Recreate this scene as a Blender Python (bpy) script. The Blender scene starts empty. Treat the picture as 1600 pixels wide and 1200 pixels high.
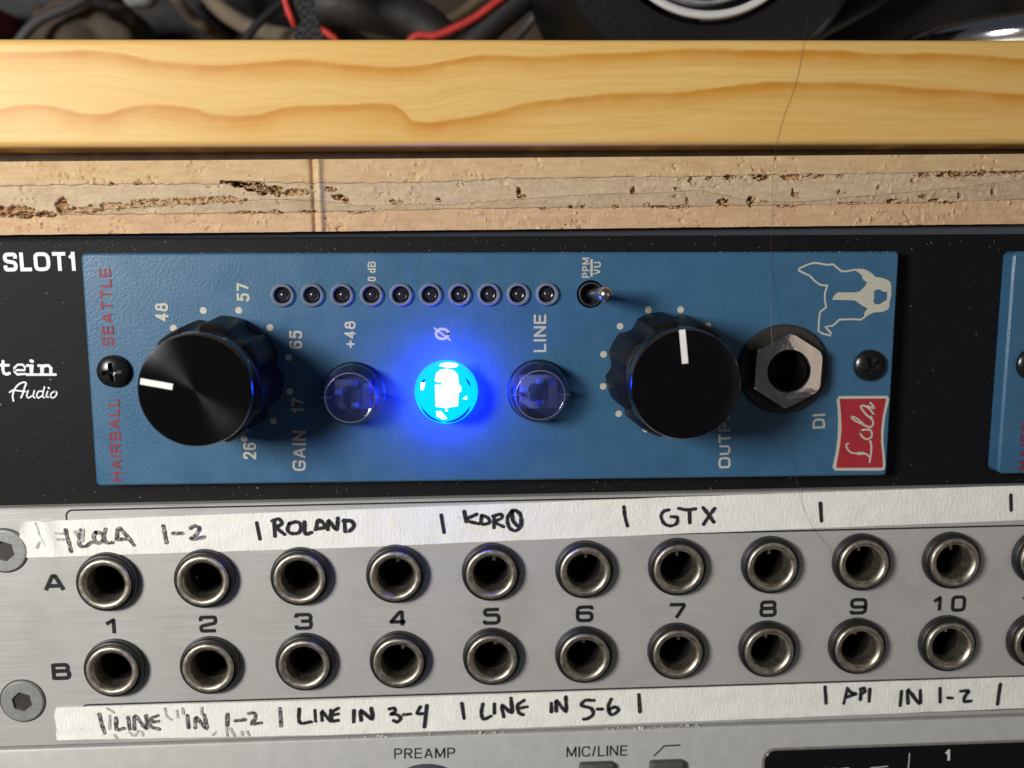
import bpy, bmesh, math, random
import numpy as np
from mathutils import Matrix, Vector
from mathutils.geometry import tessellate_polygon

MM = 0.001
scene = bpy.context.scene
COL = scene.collection

# ------------------------------------------------------------------ camera
cd = bpy.data.cameras.new('camera')
cam = bpy.data.objects.new('camera', cd)
COL.objects.link(cam)
cd.sensor_width = 36.0
cd.lens = 33.756
cd.clip_start, cd.clip_end = 0.005, 20.0
PITCH, YAW, ROLL = 0.1481, 0.0460, 0.0017
_m = Matrix.Rotation(-YAW, 3, 'Z') @ Matrix.Rotation(-PITCH, 3, 'X') @ Matrix.Rotation(ROLL, 3, 'Y')
_c = _m.transposed()
rot = Matrix((_c[0], _c[2], -_c[1])).transposed()
cam.matrix_world = Matrix.Translation(Vector((-5.032, -157.742, 20.948)) * MM) @ rot.to_4x4()
cd.dof.use_dof = True
cd.dof.focus_distance = 0.156
cd.dof.aperture_fstop = 15.0
scene.camera = cam

# ------------------------------------------------------------------ room light
world = bpy.data.worlds.new('World')
scene.world = world
world.use_nodes = True
world.node_tree.nodes['Background'].inputs[0].default_value = (0.80, 0.86, 1.0, 1)
world.node_tree.nodes['Background'].inputs[1].default_value = 0.050

def area_lamp(name, loc, target, sx, sy, watts, col):
    l = bpy.data.lights.new(name, 'AREA')
    l.shape = 'RECTANGLE'
    l.size, l.size_y = sx * MM, sy * MM
    l.energy = watts
    l.color = col
    o = bpy.data.objects.new(name, l)
    COL.objects.link(o)
    o.location = Vector(loc) * MM
    d = (Vector(target) - Vector(loc))
    o.rotation_euler = d.to_track_quat('-Z', 'Y').to_euler()
    return o

area_lamp('window_light', (-258, -285, 84), (0, 0, 0), 100, 110, 1.92, (1.0, 0.965, 0.90))
area_lamp('room_bounce_fill', (318, -420, 0), (0, 0, 0), 250, 300, 0.11, (1.0, 0.84, 0.70))  # unseen fill, added for room bounce and a reflection in the nut

scene.view_settings.view_transform = 'Standard'
scene.view_settings.look = 'None'
scene.view_settings.exposure = 0.0
scene.view_settings.gamma = 1.0
scene.view_settings.use_curve_mapping = False
scene.render.engine = 'CYCLES'
scene.cycles.use_denoising = True
scene.cycles.max_bounces = 8
scene.cycles.transparent_max_bounces = 16
scene.cycles.caustics_reflective = False
scene.cycles.caustics_refractive = False
scene.cycles.sample_clamp_indirect = 3.0

# layout measured on the photograph, millimetres on the surface each mark lies on
D = {
 'module_text': [('HAIRBALL',(-62.34,-18.35),(-62.11,-4.49),1.82,'red'),('SEATTLE',(-62.33,4.13),(-62.09,16.73),1.86,'red'),('48',(-53.48,8.14),(-53.33,11.04),2.09,'cream'),('57',(-40.34,11.29),(-40.22,14.18),2.05,'cream'),('65',(-32.11,3.51),(-32.01,6.45),2.13,'cream'),('17',(-32.21,-7.24),(-32.12,-4.67),1.99,'cream'),('26',(-40.32,-14.88),(-40.21,-12.11),2.15,'cream'),('GAIN',(-32.22,-17),(-31.99,-10.15),2.22,'cream'),('0 dB',(-19.93,14.47),(-19.86,17.66),1.29,'cream'),('+48',(-23.47,3.61),(-23.36,7.97),1.77,'cream'),('LINE',(7.91,2.7),(7.89,8.91),2.06,'cream'),('PPM',(14.99,14.92),(14.95,18.2),1.22,'cream'),('VU',(16.88,15.43),(16.86,17.52),1.27,'cream'),('OUTPUT',(39.45,-17.37),(39.06,-5.38),2.07,'cream'),('DI',(55.49,-10.66),(55.37,-8.12),2.16,'cream')],
 'ppm_bar': [(15.33,15.12),(15.3,17.94)],
 'phase': (-9.24,5.82),
 'lola_outer': [(57.61,-5.14),(65.96,-5.19),(66.34,-5.77),(66.08,-7.15),(65.81,-8.66),(65.7,-10.88),(65.73,-12.83),(66.03,-14.93),(66.34,-17.18),(66.2,-18.02),(65.72,-18.2),(57.62,-18.09),(57.11,-17.55),(57.27,-16.5),(57.59,-14.55),(57.74,-12.04),(57.67,-9.27),(57.5,-7.2),(57.2,-5.82)],
 'lola_inner': [(57.73,-5.62),(65.78,-5.63),(65.59,-7.14),(65.34,-8.94),(65.22,-11.15),(65.3,-13.1),(65.63,-15.2),(65.89,-17.31),(65.69,-17.66),(57.74,-17.6),(57.93,-15.81),(58.23,-13.58),(58.35,-10.8),(58.15,-8.59),(57.89,-6.65)],
 'lola_strokes': [([(59.65,-13.35),(59.31,-13.52),(59.4,-14.08),(59.82,-14.64),(60.39,-15),(61.37,-15.08)],2.6),([(61.37,-15.1),(61.79,-15.13),(62.34,-15.08)],4.6),([(62.34,-15.08),(63.06,-15.38),(63.53,-15.81)],2.8),([(63.52,-16.65),(63.56,-16.02),(63.67,-14.9),(63.68,-14.06),(63.59,-13.43),(63.41,-12.97)],3.2),([(61.72,-11.25),(61.68,-11.74),(62.2,-12.37),(62.91,-12.63),(63.52,-12.32),(63.62,-11.69),(63.38,-11.13),(62.68,-10.96),(61.92,-11.05),(61.7,-11.39)],3),([(63.17,-11.06),(63.19,-10.69),(62.79,-10.43)],2.2),([(62.22,-10.18),(60.94,-9.58),(60.08,-9.02),(60.04,-8.67),(60.77,-8.96),(61.63,-9.59),(62.07,-9.94)],2.6),([(62.08,-10.15),(63.07,-10.51),(63.64,-10.3),(63.75,-9.75),(63.49,-9.19),(63.1,-8.94)],3),([(63.59,-8.53),(63.26,-8.85),(62.69,-8.56),(61.96,-7.8),(61.46,-7.03),(61.77,-6.8),(62.61,-7.11),(63.41,-7.88),(63.67,-8.3),(63.59,-8.53)],3),([(62.6,-6.86),(63.16,-7.12),(63.75,-7.26),(63.45,-6.74),(63.05,-6.32)],2.8)],
 'dog_line': [(59.33,16.11),(57.86,15.83),(57.05,15.83),(56.49,16.25),(55.57,16.98),(54.43,16.92),(53.21,17.16),(52.4,17.25),(51.6,17.08),(50.41,16.6),(49.81,16.27),(49.83,15.98),(50.45,15.68),(51.68,15.15),(52.53,14.29),(53.51,13.62),(54.73,13.48),(54.38,12.29),(54.44,11.1),(54.7,9.89),(53.72,9.1),(53.6,8.03),(53.59,5.89),(54.29,5.48),(55.67,5.13),(55.72,5.54),(54.78,6.62),(56,6.81),(57.04,7.81),(59.08,7.87),(60.72,7.79),(61.64,8.46)],
 'dog_fill': [(59.06,16.11),(60,16.27),(60.81,16.17),(61.51,15.91),(62.21,15.44),(62.78,14.91),(64.01,14.71),(64.84,14.44),(65.34,14.04),(65.59,13.31),(65.67,11.98),(65.46,10.78),(65.45,9.84),(65.13,9.38),(64.33,9.07),(62.83,8.99),(62.3,8.72),(61.58,8.26),(61.25,8.46),(61.27,8.99),(61.78,9.66),(60.87,10.13),(60.02,10.67),(59.46,11.01),(57.83,11.08),(55.65,11.12),(56.02,11.89),(56.54,12.35),(59.66,12.34),(60.33,12.56),(61.23,13.46),(61.47,13.99),(60.7,14.46),(60.46,15.18),(59.9,15.65)],
 'dog_hole': [(62.71,12.52),(63.03,12.79),(63.71,12.79),(64.28,12.45),(64.96,12.38),(64.97,11.05),(64.37,10.72),(63.72,10.32),(63.03,10.39),(62.67,10.72),(62.77,11.46)],
 'gain_ptr': [(-52.71,0.82),(-48.12,-0.06)],
 'out_ptr': [(26.68,8.06),(27.29,2.8)],
 'slot': ('SLOT1',(-80.35,16.12),(-68.84,16.23),3.06),
 'tein': [([(-81.67,1.41),(-81.79,-0.04),(-81.65,-0.58),(-81.26,-0.74),(-80.8,-0.58)],4.8),([(-82.44,0.77),(-80.83,0.76)],4.4),([(-79.86,-0.06),(-78.25,-0.07),(-78.21,0.44),(-78.52,0.83),(-79.3,0.86),(-79.9,0.36),(-79.95,-0.29),(-79.53,-0.78),(-78.25,-0.7)],3.3),([(-77.14,1.47),(-76.93,1.37)],5.2),([(-77.79,0.69),(-77.11,0.68),(-77.22,-0.77)],4.6),([(-77.99,-0.81),(-76.46,-0.83)],4.2),([(-75.95,0.67),(-75.39,0.67),(-75.49,-0.79)],4.6),([(-76.1,-0.83),(-74.82,-0.84)],4.2),([(-75.42,0.25),(-74.94,0.67),(-74.33,0.66),(-74,0.24),(-74.08,-0.8)],4.6),([(-74.53,-0.84),(-73.31,-0.85)],4.2)],
 'audio': [([(-80.5,-5.21),(-80.55,-4.35),(-80.18,-3.3),(-79.44,-2.45),(-78.67,-2.11),(-78.23,-2.27),(-78.51,-2.97),(-78.88,-4.01),(-79.22,-4.66)],2.8),([(-81,-3.76),(-80.41,-3.42),(-79.63,-3.5),(-78.4,-3.67)],2.5),([(-77.96,-3.51),(-78.25,-4.32),(-78.03,-4.72),(-77.45,-4.42)],2.4),([(-76.97,-3.52),(-77.22,-4.45),(-76.97,-4.71)],2.4),([(-75.7,-3.65),(-76.22,-3.64),(-76.62,-4.22),(-76.43,-4.74),(-75.87,-4.44)],2.4),([(-75.26,-2.88),(-75.68,-4.39),(-75.44,-4.72)],2.4),([(-74.8,-3.65),(-75.08,-4.47),(-74.75,-4.63)],2.4),([(-74.62,-3.05),(-74.53,-3.14)],3),([(-73.6,-3.67),(-74.14,-3.89),(-74.38,-4.47),(-74.02,-4.76),(-73.49,-4.37),(-73.34,-3.83),(-73.67,-3.62)],2.4)],
 'hand_upper': {'|LOLA':[[(-79.04,8.71),(-78.78,7.04),(-78.41,4.95)],[(-76.55,8.65),(-76.92,7.27),(-76.89,5.94),(-75.97,5.8),(-74.86,6.53)],[(-74.08,8.18),(-74.53,7.49),(-74.22,6.37),(-73.14,6.62),(-73.05,7.87),(-74.08,8.18)],[(-72.47,8.69),(-72.82,7.45),(-72.5,6.33),(-71.44,6.36)],[(-70.75,6.84),(-70.35,8.78),(-69.12,7.5),(-67.96,5.8)],[(-70.62,6.84),(-68.89,6.94)]],'1-2':[[(-62.93,9.02),(-62.76,7.49),(-62.59,6.08)],[(-61.42,7.67),(-59.83,7.64)],[(-58.45,8.49),(-57.77,8.9),(-57,8.46),(-57.59,7.36),(-58.43,6.68),(-57.5,6.66),(-56.29,6.91)]],'|ROLAND':[[(-47.39,9.18),(-46.95,6.31)],[(-44.48,9.61),(-44.45,6.76)],[(-44.81,9.45),(-43.67,9.76),(-43.23,8.91),(-44.06,8.26),(-42.83,7.05)],[(-41.95,8.88),(-42.31,7.88),(-41.7,7.2),(-40.41,7.33),(-40.03,8.5),(-40.65,9.19),(-41.95,8.95)],[(-39.43,9.16),(-39.38,7.14),(-38.31,7.28)],[(-37.65,7.77),(-36.94,9.43),(-35.54,7.89)],[(-37.32,7.93),(-36.02,8.07)],[(-35.55,7.72),(-35.33,9.23),(-34.1,7.68),(-33.8,9.7)],[(-32.74,9.34),(-32.65,7.31)],[(-32.91,9.17),(-31.62,9.14),(-31.16,8.29),(-31.84,7.46),(-32.65,7.31)]],'|KORG':[[(-16.35,9.79),(-15.92,6.74)],[(-12.43,10.37),(-12.13,8.51)],[(-10.31,9.82),(-12.12,8.85),(-10.01,8.12)],[(-9.5,9.46),(-9.52,8.11),(-8.21,8.25),(-8.36,9.1),(-9.43,9.6)],[(-7.37,9.41),(-7.4,7.38)],[(-7.54,9.42),(-6.22,9.72),(-6.07,9.04),(-7.22,8.39),(-5.76,7.51)],[(-4.25,10.35),(-5.08,9.02),(-4.77,7.32),(-3.63,6.78),(-2.8,7.78),(-2.94,9.65),(-4.09,10.35),(-4.2,8.66),(-3.46,7.63)]],'|GTX|':[[(14.9,10.53),(15.05,9.04),(15.53,7.14)],[(22.66,9.81),(21.75,9.56),(21.36,8.63),(21.91,7.4),(22.97,6.97),(24.02,7.35),(24.14,8.43),(23.08,8.59)],[(24.37,10.04),(25.83,9.74),(27.28,9.89)],[(26.23,9.73),(26.34,7.43)],[(28.59,10.08),(29.54,8.84),(30.5,7.46)],[(30.58,9.9),(29.55,8.43),(28.73,7.1)],[(49.03,10.42),(49.37,7.21)]],'|':[[(82.75,11.11),(83,8.34)]]},
 'hand_lower': {'|LINE':[[(-75.89,-24.21),(-75.62,-25.99),(-75.2,-27.72)],[(-73.1,-25.04),(-73.11,-27.11),(-71.88,-27)],[(-71.06,-24.96),(-70.94,-27.18)],[(-70.12,-27.21),(-69.83,-24.86),(-68.07,-27.14),(-68,-24.77)],[(-66.01,-24.84),(-67.14,-25.39),(-67.36,-26.72),(-65.9,-27.36)],[(-67.17,-25.98),(-65.94,-25.88)]],'IN 1-2|':[[(-60.97,-25.01),(-60.88,-27.24)],[(-59.73,-27.28),(-59.49,-25.5),(-57.82,-27.49),(-58.09,-24.96)],[(-54.11,-24.95),(-54.23,-27.17)],[(-52.81,-26.24),(-51.15,-26.09)],[(-50.4,-24.93),(-49.44,-24.96),(-49.34,-25.85),(-49.95,-26.87),(-48.42,-26.77)],[(-45,-24.22),(-45.01,-27.49)]],'LINE IN 3-4':[[(-41.72,-24.42),(-41.7,-26.96),(-39.71,-26.89)],[(-39,-24.78),(-38.95,-26.79)],[(-37.83,-26.69),(-37.77,-25.09),(-36.34,-26.88),(-36.26,-24.87)],[(-35,-24.51),(-36.28,-25.4),(-36.21,-26.75),(-35.08,-26.79)],[(-36.3,-25.8),(-35.04,-25.58)],[(-32.27,-25),(-32.39,-27.15)],[(-31.08,-26.92),(-31.03,-25.18),(-29.2,-26.72),(-29.26,-24.7)],[(-26.13,-24.94),(-25.25,-24.84),(-25.15,-25.51),(-25.79,-25.89),(-24.79,-26.06),(-24.18,-26.75),(-24.82,-27.41),(-25.44,-27.11)],[(-23.66,-26.1),(-22.52,-26)],[(-20.73,-24.72),(-21.26,-25.91),(-19.75,-25.96)],[(-19.59,-24.49),(-20.11,-28.51)]],'|LINE IN 5-6|':[[(-13.43,-24.31),(-13.1,-27.15)],[(-9.77,-24.56),(-10.05,-26.17),(-9.69,-27.4),(-8.41,-26.9)],[(-7.75,-24.63),(-7.77,-26.38)],[(-6.13,-27.11),(-6.36,-24.95),(-4.73,-26.35),(-4.83,-23.65)],[(-2.55,-24.13),(-3.7,-25.04),(-3.46,-26.39),(-2.7,-26.83)],[(-3.45,-25.58),(-2.05,-25.36)],[(2.27,-24.83),(2.27,-26.45)],[(3.16,-26.35),(3.17,-24.45),(4.82,-26.4),(4.83,-23.7)],[(9.8,-24.54),(8.27,-24.49),(7.63,-25.41),(9.29,-26.01),(9.68,-27.11),(8.78,-27.89),(8.02,-28)],[(10.44,-26.19),(11.34,-26.22)],[(12.87,-24.37),(12.36,-25.84),(12.88,-27.35),(14.16,-26.58),(13.64,-25.89),(12.62,-26.26)],[(17.78,-23.72),(18.01,-26.98)]],'|API IN 1-2|':[[(51.2,-23.35),(51.5,-26.5)],[(55.26,-23.75),(54.73,-26.61)],[(55.26,-23.75),(55.95,-24.59),(56.88,-24.9),(54.94,-25.52)],[(57.72,-26.02),(57.75,-23.97)],[(57.62,-23.96),(58.27,-23.85),(58.44,-24.54),(57.72,-24.93)],[(59.33,-24.02),(59.3,-26.35)],[(65.13,-24.62),(65.01,-27.36)],[(66.44,-27),(66.31,-24.52),(68.55,-27.07),(68.55,-24.59)],[(72.15,-24.3),(72.3,-26.92)],[(73.65,-26.14),(74.45,-26.24)],[(75.96,-24.97),(77.42,-24.97),(76.82,-25.96),(76.74,-26.93),(77.94,-26.91)],[(83.17,-23.84),(82.9,-27.68)]]},
 'chip': [(-10.15,-0.07),(-9.58,0.42),(-8.45,0.61),(-7.32,0.32),(-6.76,-0.26),(-6.6,-1.25),(-6.56,-1.9),(-6.21,-2.23),(-6.18,-2.89),(-6.62,-3.22),(-6.73,-5.37),(-8.36,-5.55),(-8.6,-5.84),(-8.93,-5.59),(-10.31,-5.41),(-10.34,-1.87),(-9.37,-1.96),(-9.31,-1.47),(-10.01,-1.41),(-10.41,-1.21)],
 'glints': [[(-9.65,1.2),(-9.24,1.53),(-8.11,1.62),(-6.98,1.51),(-6.66,1.21),(-6.99,0.92),(-8.28,0.9)],[(-12.65,-1.55),(-11.94,-1.5),(-12.13,-2.51),(-12.38,-2.74),(-12.67,-2.59)],[(-5.93,-4.18),(-5.38,-3.76),(-5.21,-3.97),(-5.28,-4.25)],[(-10.24,-6.24),(-9.5,-6.17),(-9.02,-6.75),(-8.51,-7.37),(-9.03,-7.53),(-9.84,-7.16),(-10.16,-6.99)],[(-8.85,-6.01),(-8.28,-6.04),(-8.53,-6.26)]],
 'smudge_upper': [[(-83.79,9.93),(-83.06,7.7),(-81.95,5.17)],[(-83.54,6.6),(-83.95,5.78)],[(-81.18,8.21),(-79.36,8.03)],[(-80.75,7.09),(-78.91,7.04)],[(-77.49,8.4),(-76.81,6.99)],[(-76.16,8.64),(-76.43,6.71)]],
 'smudge_lower': [[(-74.16,-24.56),(-74.33,-27.07)],[(-73.59,-28.13),(-73.22,-28.73)],[(-70.98,-27.78),(-70.2,-28.4),(-69.46,-27.53)],[(-68.92,-27.7),(-68.7,-28.45)],[(-64.7,-23.56),(-64.51,-24.89),(-63.74,-25.66)],[(-62.69,-24.07),(-62.62,-25.25)],[(-61.71,-23.66),(-61.63,-24.69)],[(-56.79,-28.72),(-56.35,-28.29)],[(-54.38,-27.46),(-54.32,-28.95)],[(-53.7,-27.63),(-53.09,-29)],[(-51.81,-28.3),(-51.7,-28.89)],[(-50.85,-28.33),(-50.6,-28.99)],[(-58.42,-23.62),(-58.49,-24.8)],[(-74.47,-23.23),(-73.44,-24)]],
 'tape_upper': [[(-86.48,10.23),(-34.59,11.01),(23.27,12),(85.19,12.73)],[(-86.58,4.01),(-34.83,4.39),(23.37,5.45),(85.63,6.5)]],
 'tape_lower': [[(-83.32,-22.86),(-35.85,-23.03),(23.79,-22.83),(87.69,-22.71)],[(-84.01,-28.85),(-36.09,-29.52),(23.89,-29.19),(88.12,-28.73)]],
 'iface_text': [('PREAMP',(-25.52,-34.6),(-14.79,-34.81),1.97),('MIC/LINE',(5.03,-35.41),(15.94,-35.5),2.01)],
 'iface_hpf': [(20.79,-35.73),(22.61,-33.89),(25.39,-33.81)],
 'iface_knob': (-20.02,-33.64),
 'iface_btn': [(10.4,-36.62),(23.02,-36.72)],
 'iface_disp': [(40.82,-37.57),(43.21,-35.43),(88.71,-35.44)],
 'disp_one': ('1',(74,-38.47),(74.95,-38.44),2.15),
 'disp_bar': [(67.38,-36.8),(67.28,-41.67)],
 'disp_line': ('LINE',(52.07,-40.6),(56.32,-40.63),1.48),
 'disp_hpf': [(59.5,-40.38),(60.4,-39.35),(63.47,-39.15)],
 'iface_top': [(-93.29,-29.82),(-4.64,-30.8),(88.36,-30.45)],
 'grain_upper': [(-81.2,48.88),(-75.52,48.92),(-65.99,49.17),(-58.35,49.04),(-52.65,48.04),(-43.99,47.44),(-35.23,47.97),(-29.37,48.29),(-21.56,47.48),(-11.71,47.45),(-7.75,48.34),(-1.79,49.23),(7.16,48.91),(12.15,49.33),(22.18,49.78),(32.26,50.33),(42.41,50.31),(52.63,50.09),(62.92,49.87),(73.26,49.84),(83.72,49.13),(92.14,48.69)],
 'grain_lower': [(-81.92,40.42),(-76.16,40.73),(-71.33,41.42),(-66.58,40.68),(-61.81,39.94),(-56.92,40.91),(-51.08,41.51),(-47.21,41.15),(-43.36,40.11),(-37.5,40.04),(-33.54,41.01),(-25.65,41.72),(-17.75,41.66),(-14.8,40.8),(-12.83,39.36),(-5.85,39.58),(-0.84,40.77),(9.19,42.75),(18.25,43.38),(30.4,43.93),(37.5,44.94),(44.64,45.37),(52.85,45.42),(60.09,45.16),(67.38,44.61),(75.74,44.16),(84.15,43.71),(92.64,42.96)],
 'voids': [(-42.37,30.21,1.79,0.27,5),(-40.07,29.91,2.53,0.47,6),(-38.57,29.41,1.79,0.68,6.5),(-37.49,28.81,0.95,0.63,6),(-77.76,25.7,3.58,0.84,1.3),(-74.81,25.5,1.89,0.84,1.3),(-69.08,26.5,0.95,1.26,1.2),(-71.85,25.3,2.11,0.42,1.2),(-65.84,25.9,3.16,0.53,0.8),(-60.81,26.5,4.21,0.53,0.7),(-54.78,27,4.21,0.53,0.8),(-48.74,27.3,4.21,0.53,0.7),(-43.7,27.5,3.16,0.53,0.8),(-35.56,28.91,1.26,0.84,1.2),(-32.53,28.71,2.63,0.53,0.9),(-61.09,29.99,0.63,0.26,1),(-56.91,29.99,0.63,0.21,1),(-26.73,29.12,0.95,0.42,1.2),(-25.45,27.91,1.05,0.42,1.4),(-24.44,27.51,0.63,0.42,1.2),(-16.98,27.31,0.53,0.32,1),(-16.27,27.11,1.05,0.32,0.7),(-9.59,27.51,0.42,0.32,1),(-22.45,25.48,2.11,0.16,0.5),(-35.69,25.59,1.26,0.26,0.9),(-38.73,25.49,2.63,0.16,0.8),(-30.6,25.69,1.26,0.21,0.8),(-40.76,25.39,2.11,0.16,0.7),(3.52,28.73,0.42,0.95,1.3),(4.04,28.02,0.63,0.32,1.2),(11.84,26.39,0.53,0.21,1),(13.93,26.39,0.53,0.21,1),(19.26,26.5,0.63,0.32,1.2),(7.47,26.19,0.53,0.16,0.8),(22.05,29.05,0.42,0.63,1.2),(24.39,26.7,0.63,0.32,1.2),(29.45,26.29,1.68,0.21,1.1),(26.29,26.39,2.11,0.15,0.9),(28.96,29.26,0.42,0.32,0.9),(31.01,27.32,0.32,0.63,0.8),(31.44,30.79,0.42,0.63,1),(34.59,31,0.74,0.32,1.3),(37.74,31.11,1.26,0.32,1.4),(43.02,31.11,1.68,0.42,1.5),(48.31,31.12,2.11,0.42,1),(52.02,31.23,1.89,0.32,1),(56.38,31.34,0.84,0.25,1),(36.81,27.21,0.95,0.53,1.3),(37.57,26.7,0.63,0.32,1.2),(41.57,27.32,0.63,0.84,1.3),(48.97,28.25,0.63,0.42,1),(48.41,28.76,0.26,0.53,1),(56.08,28.87,0.32,0.42,0.8),(65.04,27.43,0.74,0.37,1.1),(62.56,29.49,0.32,0.32,0.6),(70.17,31.46,1.68,0.42,1.2),(75,31.57,2.74,0.53,1.4),(79.29,31.78,2.11,0.42,1.3),(84.14,31.89,3.16,0.32,1),(68.39,30.63,0.63,0.42,0.9),(70.39,27.95,0.84,0.32,1.1),(72.03,27.53,0.84,0.32,1.2),(74.22,27.12,1.68,0.16,0.9),(76.31,28.16,0.42,0.53,0.9),(81.89,28.78,0.32,0.63,0.9),(47.45,26.49,1.47,0.15,0.7),(43.69,27.32,0.63,0.21,0.8),(58.09,27.01,2.11,0.16,0.6),(66.67,27.12,2.11,0.16,0.6)],
 'groove': ((-29.53,33.72),(-29.38,22.45)),
 'ply_b1': [(-88.28,29.47),(-78.44,29.68),(-58.61,29.89),(-38.55,30.11),(-26.4,30.12),(-8.01,30.34),(2.29,30.86),(23.06,31.09),(44.06,31.52),(65.32,31.86),(86.83,32.1),(97.69,32.22)],
 'ply_b2': [(-88.61,25.71),(-78.77,25.5),(-66.86,25.5),(-58.83,26.2),(-48.76,26.9),(-36.63,27.5),(-29.53,27.41),(-22.42,26.6),(-8.05,26.8),(2.28,27.51),(17.87,28.44),(28.34,28.75),(33.59,29.06),(42.11,27.11),(50.61,27.22),(65.51,28.57),(76.22,29.5),(86.93,30.86),(97.75,31.5)],
 'ply_b3': [(-88.68,24.91),(-78.8,25.11),(-58.89,25.2),(-38.74,25.39),(-18.35,25.79),(2.28,26.19),(23.14,26.29),(44.25,26.6),(65.61,26.91),(87.19,27.54),(98.1,27.64)],
 'hair': [(48.86,-2,55.39),(47.97,-3.2,52.05),(47.58,-3.25,48.85),(46.64,-3.25,44.47),(45.36,-3.25,40.73),(44.38,-3.25,37.08),(44.08,-3.2,34.6),(44.34,-2.2,33.49),(44.72,-0.6,28.73),(44.78,-0.5,22.55),(44.78,-0.6,16.3),(44.68,-2,10.08),(44.92,-3.6,1.8),(46.32,-3.6,-6.73),(48.73,-1,-12.7),(50.6,-0.4,-18.42),(51.81,0.3,-22.79),(52.98,0.75,-25.55),(55.05,0.7,-29.23),(57.76,0,-32.5),(59.53,-1.5,-34.67)],
 'bg': {'hoop':[(-80.58,110,102.56),(-76.18,110,92.37),(-71.63,110,83.96),(-65.22,110,78.54),(-56.99,110,75.37),(-45.28,110,73.83),(-33.46,110,73.59)],'stub':[(-84.67,120,88.2),(-81.97,120,83.91),(-78.7,120,80.6),(-76.52,120,79.28)],'strap':[(-41.18,60,76.02),(-40.77,60,72.1),(-39.81,60,68.17),(-38.58,60,63.95),(-37.65,60,58.9)],'strap_edge':[(-44.34,58,75.47),(-43.15,58,71.35),(-42.42,58,69.01),(-41.93,58,67.71)],'band':[(-40.47,90,77.7),(-24.93,90,76.34),(-15.57,90,73.41),(-9.35,90,67.39)],'redcord':[(8.34,80,80.89),(3.04,80,77.24),(-2.28,80,73.43),(-7.6,80,70.77),(-12.16,80,68.99),(-18.23,80,67.49)],'redcord2':[(-41.36,75,70.58),(-38.48,75,69.19),(-36.46,75,68.08),(-34.2,75,65.11)],'blackcord':[(15.49,84,84.16),(6.25,84,76.74),(0.06,84,71.53),(-6.17,84,64.8)],'cable':[(20.13,100,88.38),(16.55,100,81.78),(12.27,100,77.02),(7.97,100,71.93),(5.32,100,68.57)],'lens':(43.12,40,85.61),'lensedge':[(43.74,40,64.39),(43.69,40,65.97),(43.64,40,67.79),(43.85,40,60.59)],'pouch':[(18.21,50,70.28),(36.67,50,70.45),(18.28,50,62.39)],'bag':[(68.78,60,64.75),(85.59,60,73.27),(101.7,60,69.36),(90.39,60,64.92)],'chrome':[(91.9,40,60.96),(107.75,40,65.05),(108,40,61.95)],'blob':[(-112.65,100,71.65),(-98.37,100,71.76),(-105.72,100,80.19),(-85.89,100,81.14),(-96.39,100,77.97)],'red':[(-130.69,120,82.15),(-131.24,120,75.17)]},
}
# ------------------------------------------------------------------ helpers
random.seed(7)
rng = np.random.default_rng(11)

def obj(name, me, m=None, parent=None, loc=(0, 0, 0), rot=None, label=None, cat=None, group=None, kind=None):
    o = bpy.data.objects.new(name, me)
    COL.objects.link(o)
    if m is not None and me is not None and not me.materials:
        me.materials.append(m)
    o.location = Vector(loc) * MM
    if rot is not None:
        o.rotation_euler = rot
    if parent is not None:
        o.parent = parent
    for k, v in (('label', label), ('category', cat), ('group', group), ('kind', kind)):
        if v:
            o[k] = v
    return o

def thing(name, label, cat, loc=(0, 0, 0), rot=None, group=None):
    return obj(name, None, None, None, loc, rot, label, cat, group)

def mesh(name, verts, faces, smooth=None, mats=None, fm=None):
    me = bpy.data.meshes.new(name)
    me.from_pydata([(x * MM, y * MM, z * MM) for x, y, z in verts], [], faces)
    if smooth is not None:
        me.polygons.foreach_set('use_smooth', [True] * len(me.polygons))
        me.set_sharp_from_angle(angle=math.radians(smooth))
    if mats:
        for m in mats:
            me.materials.append(m)
        if fm:
            me.polygons.foreach_set('material_index', fm)
    me.update()
    return me

def lathe(name, prof, n=48, smooth=35, cap0=False, cap1=False, radial=None):
    """profile of (radius, y) turned round the Y axis; radial(theta, y, r) may change r"""
    vs, fs = [], []
    for r, y in prof:
        for k in range(n):
            a = 2 * math.pi * k / n
            rr = radial(a, y, r) if radial else r
            vs.append((rr * math.cos(a), y, rr * math.sin(a)))
    for i in range(len(prof) - 1):
        for k in range(n):
            k2 = (k + 1) % n
            fs.append((i * n + k, i * n + k2, (i + 1) * n + k2, (i + 1) * n + k))
    if cap0:
        fs.append(tuple(range(n)))
    if cap1:
        b = (len(prof) - 1) * n
        fs.append(tuple(b + k for k in range(n)))
    return mesh(name, vs, fs, smooth)

def circle(cx, cz, r, n=32, a0=0.0):
    return [(cx + r * math.cos(a0 + 2 * math.pi * k / n), cz + r * math.sin(a0 + 2 * math.pi * k / n)) for k in range(n)]

def rrect(x0, z0, x1, z1, r, n=5):
    p = []
    for cx, cz, a in ((x1 - r, z1 - r, 0), (x0 + r, z1 - r, 90), (x0 + r, z0 + r, 180), (x1 - r, z0 + r, 270)):
        for k in range(n + 1):
            t = math.radians(a + 90 * k / n)
            p.append((cx + r * math.cos(t), cz + r * math.sin(t)))
    return p

def fill(outer, holes=()):
    loops = [outer] + list(holes)
    pts = [p for l in loops for p in l]
    tris = tessellate_polygon([[Vector((x, z, 0)) for x, z in l] for l in loops])
    return pts, [tuple(t) for t in tris]

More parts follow.
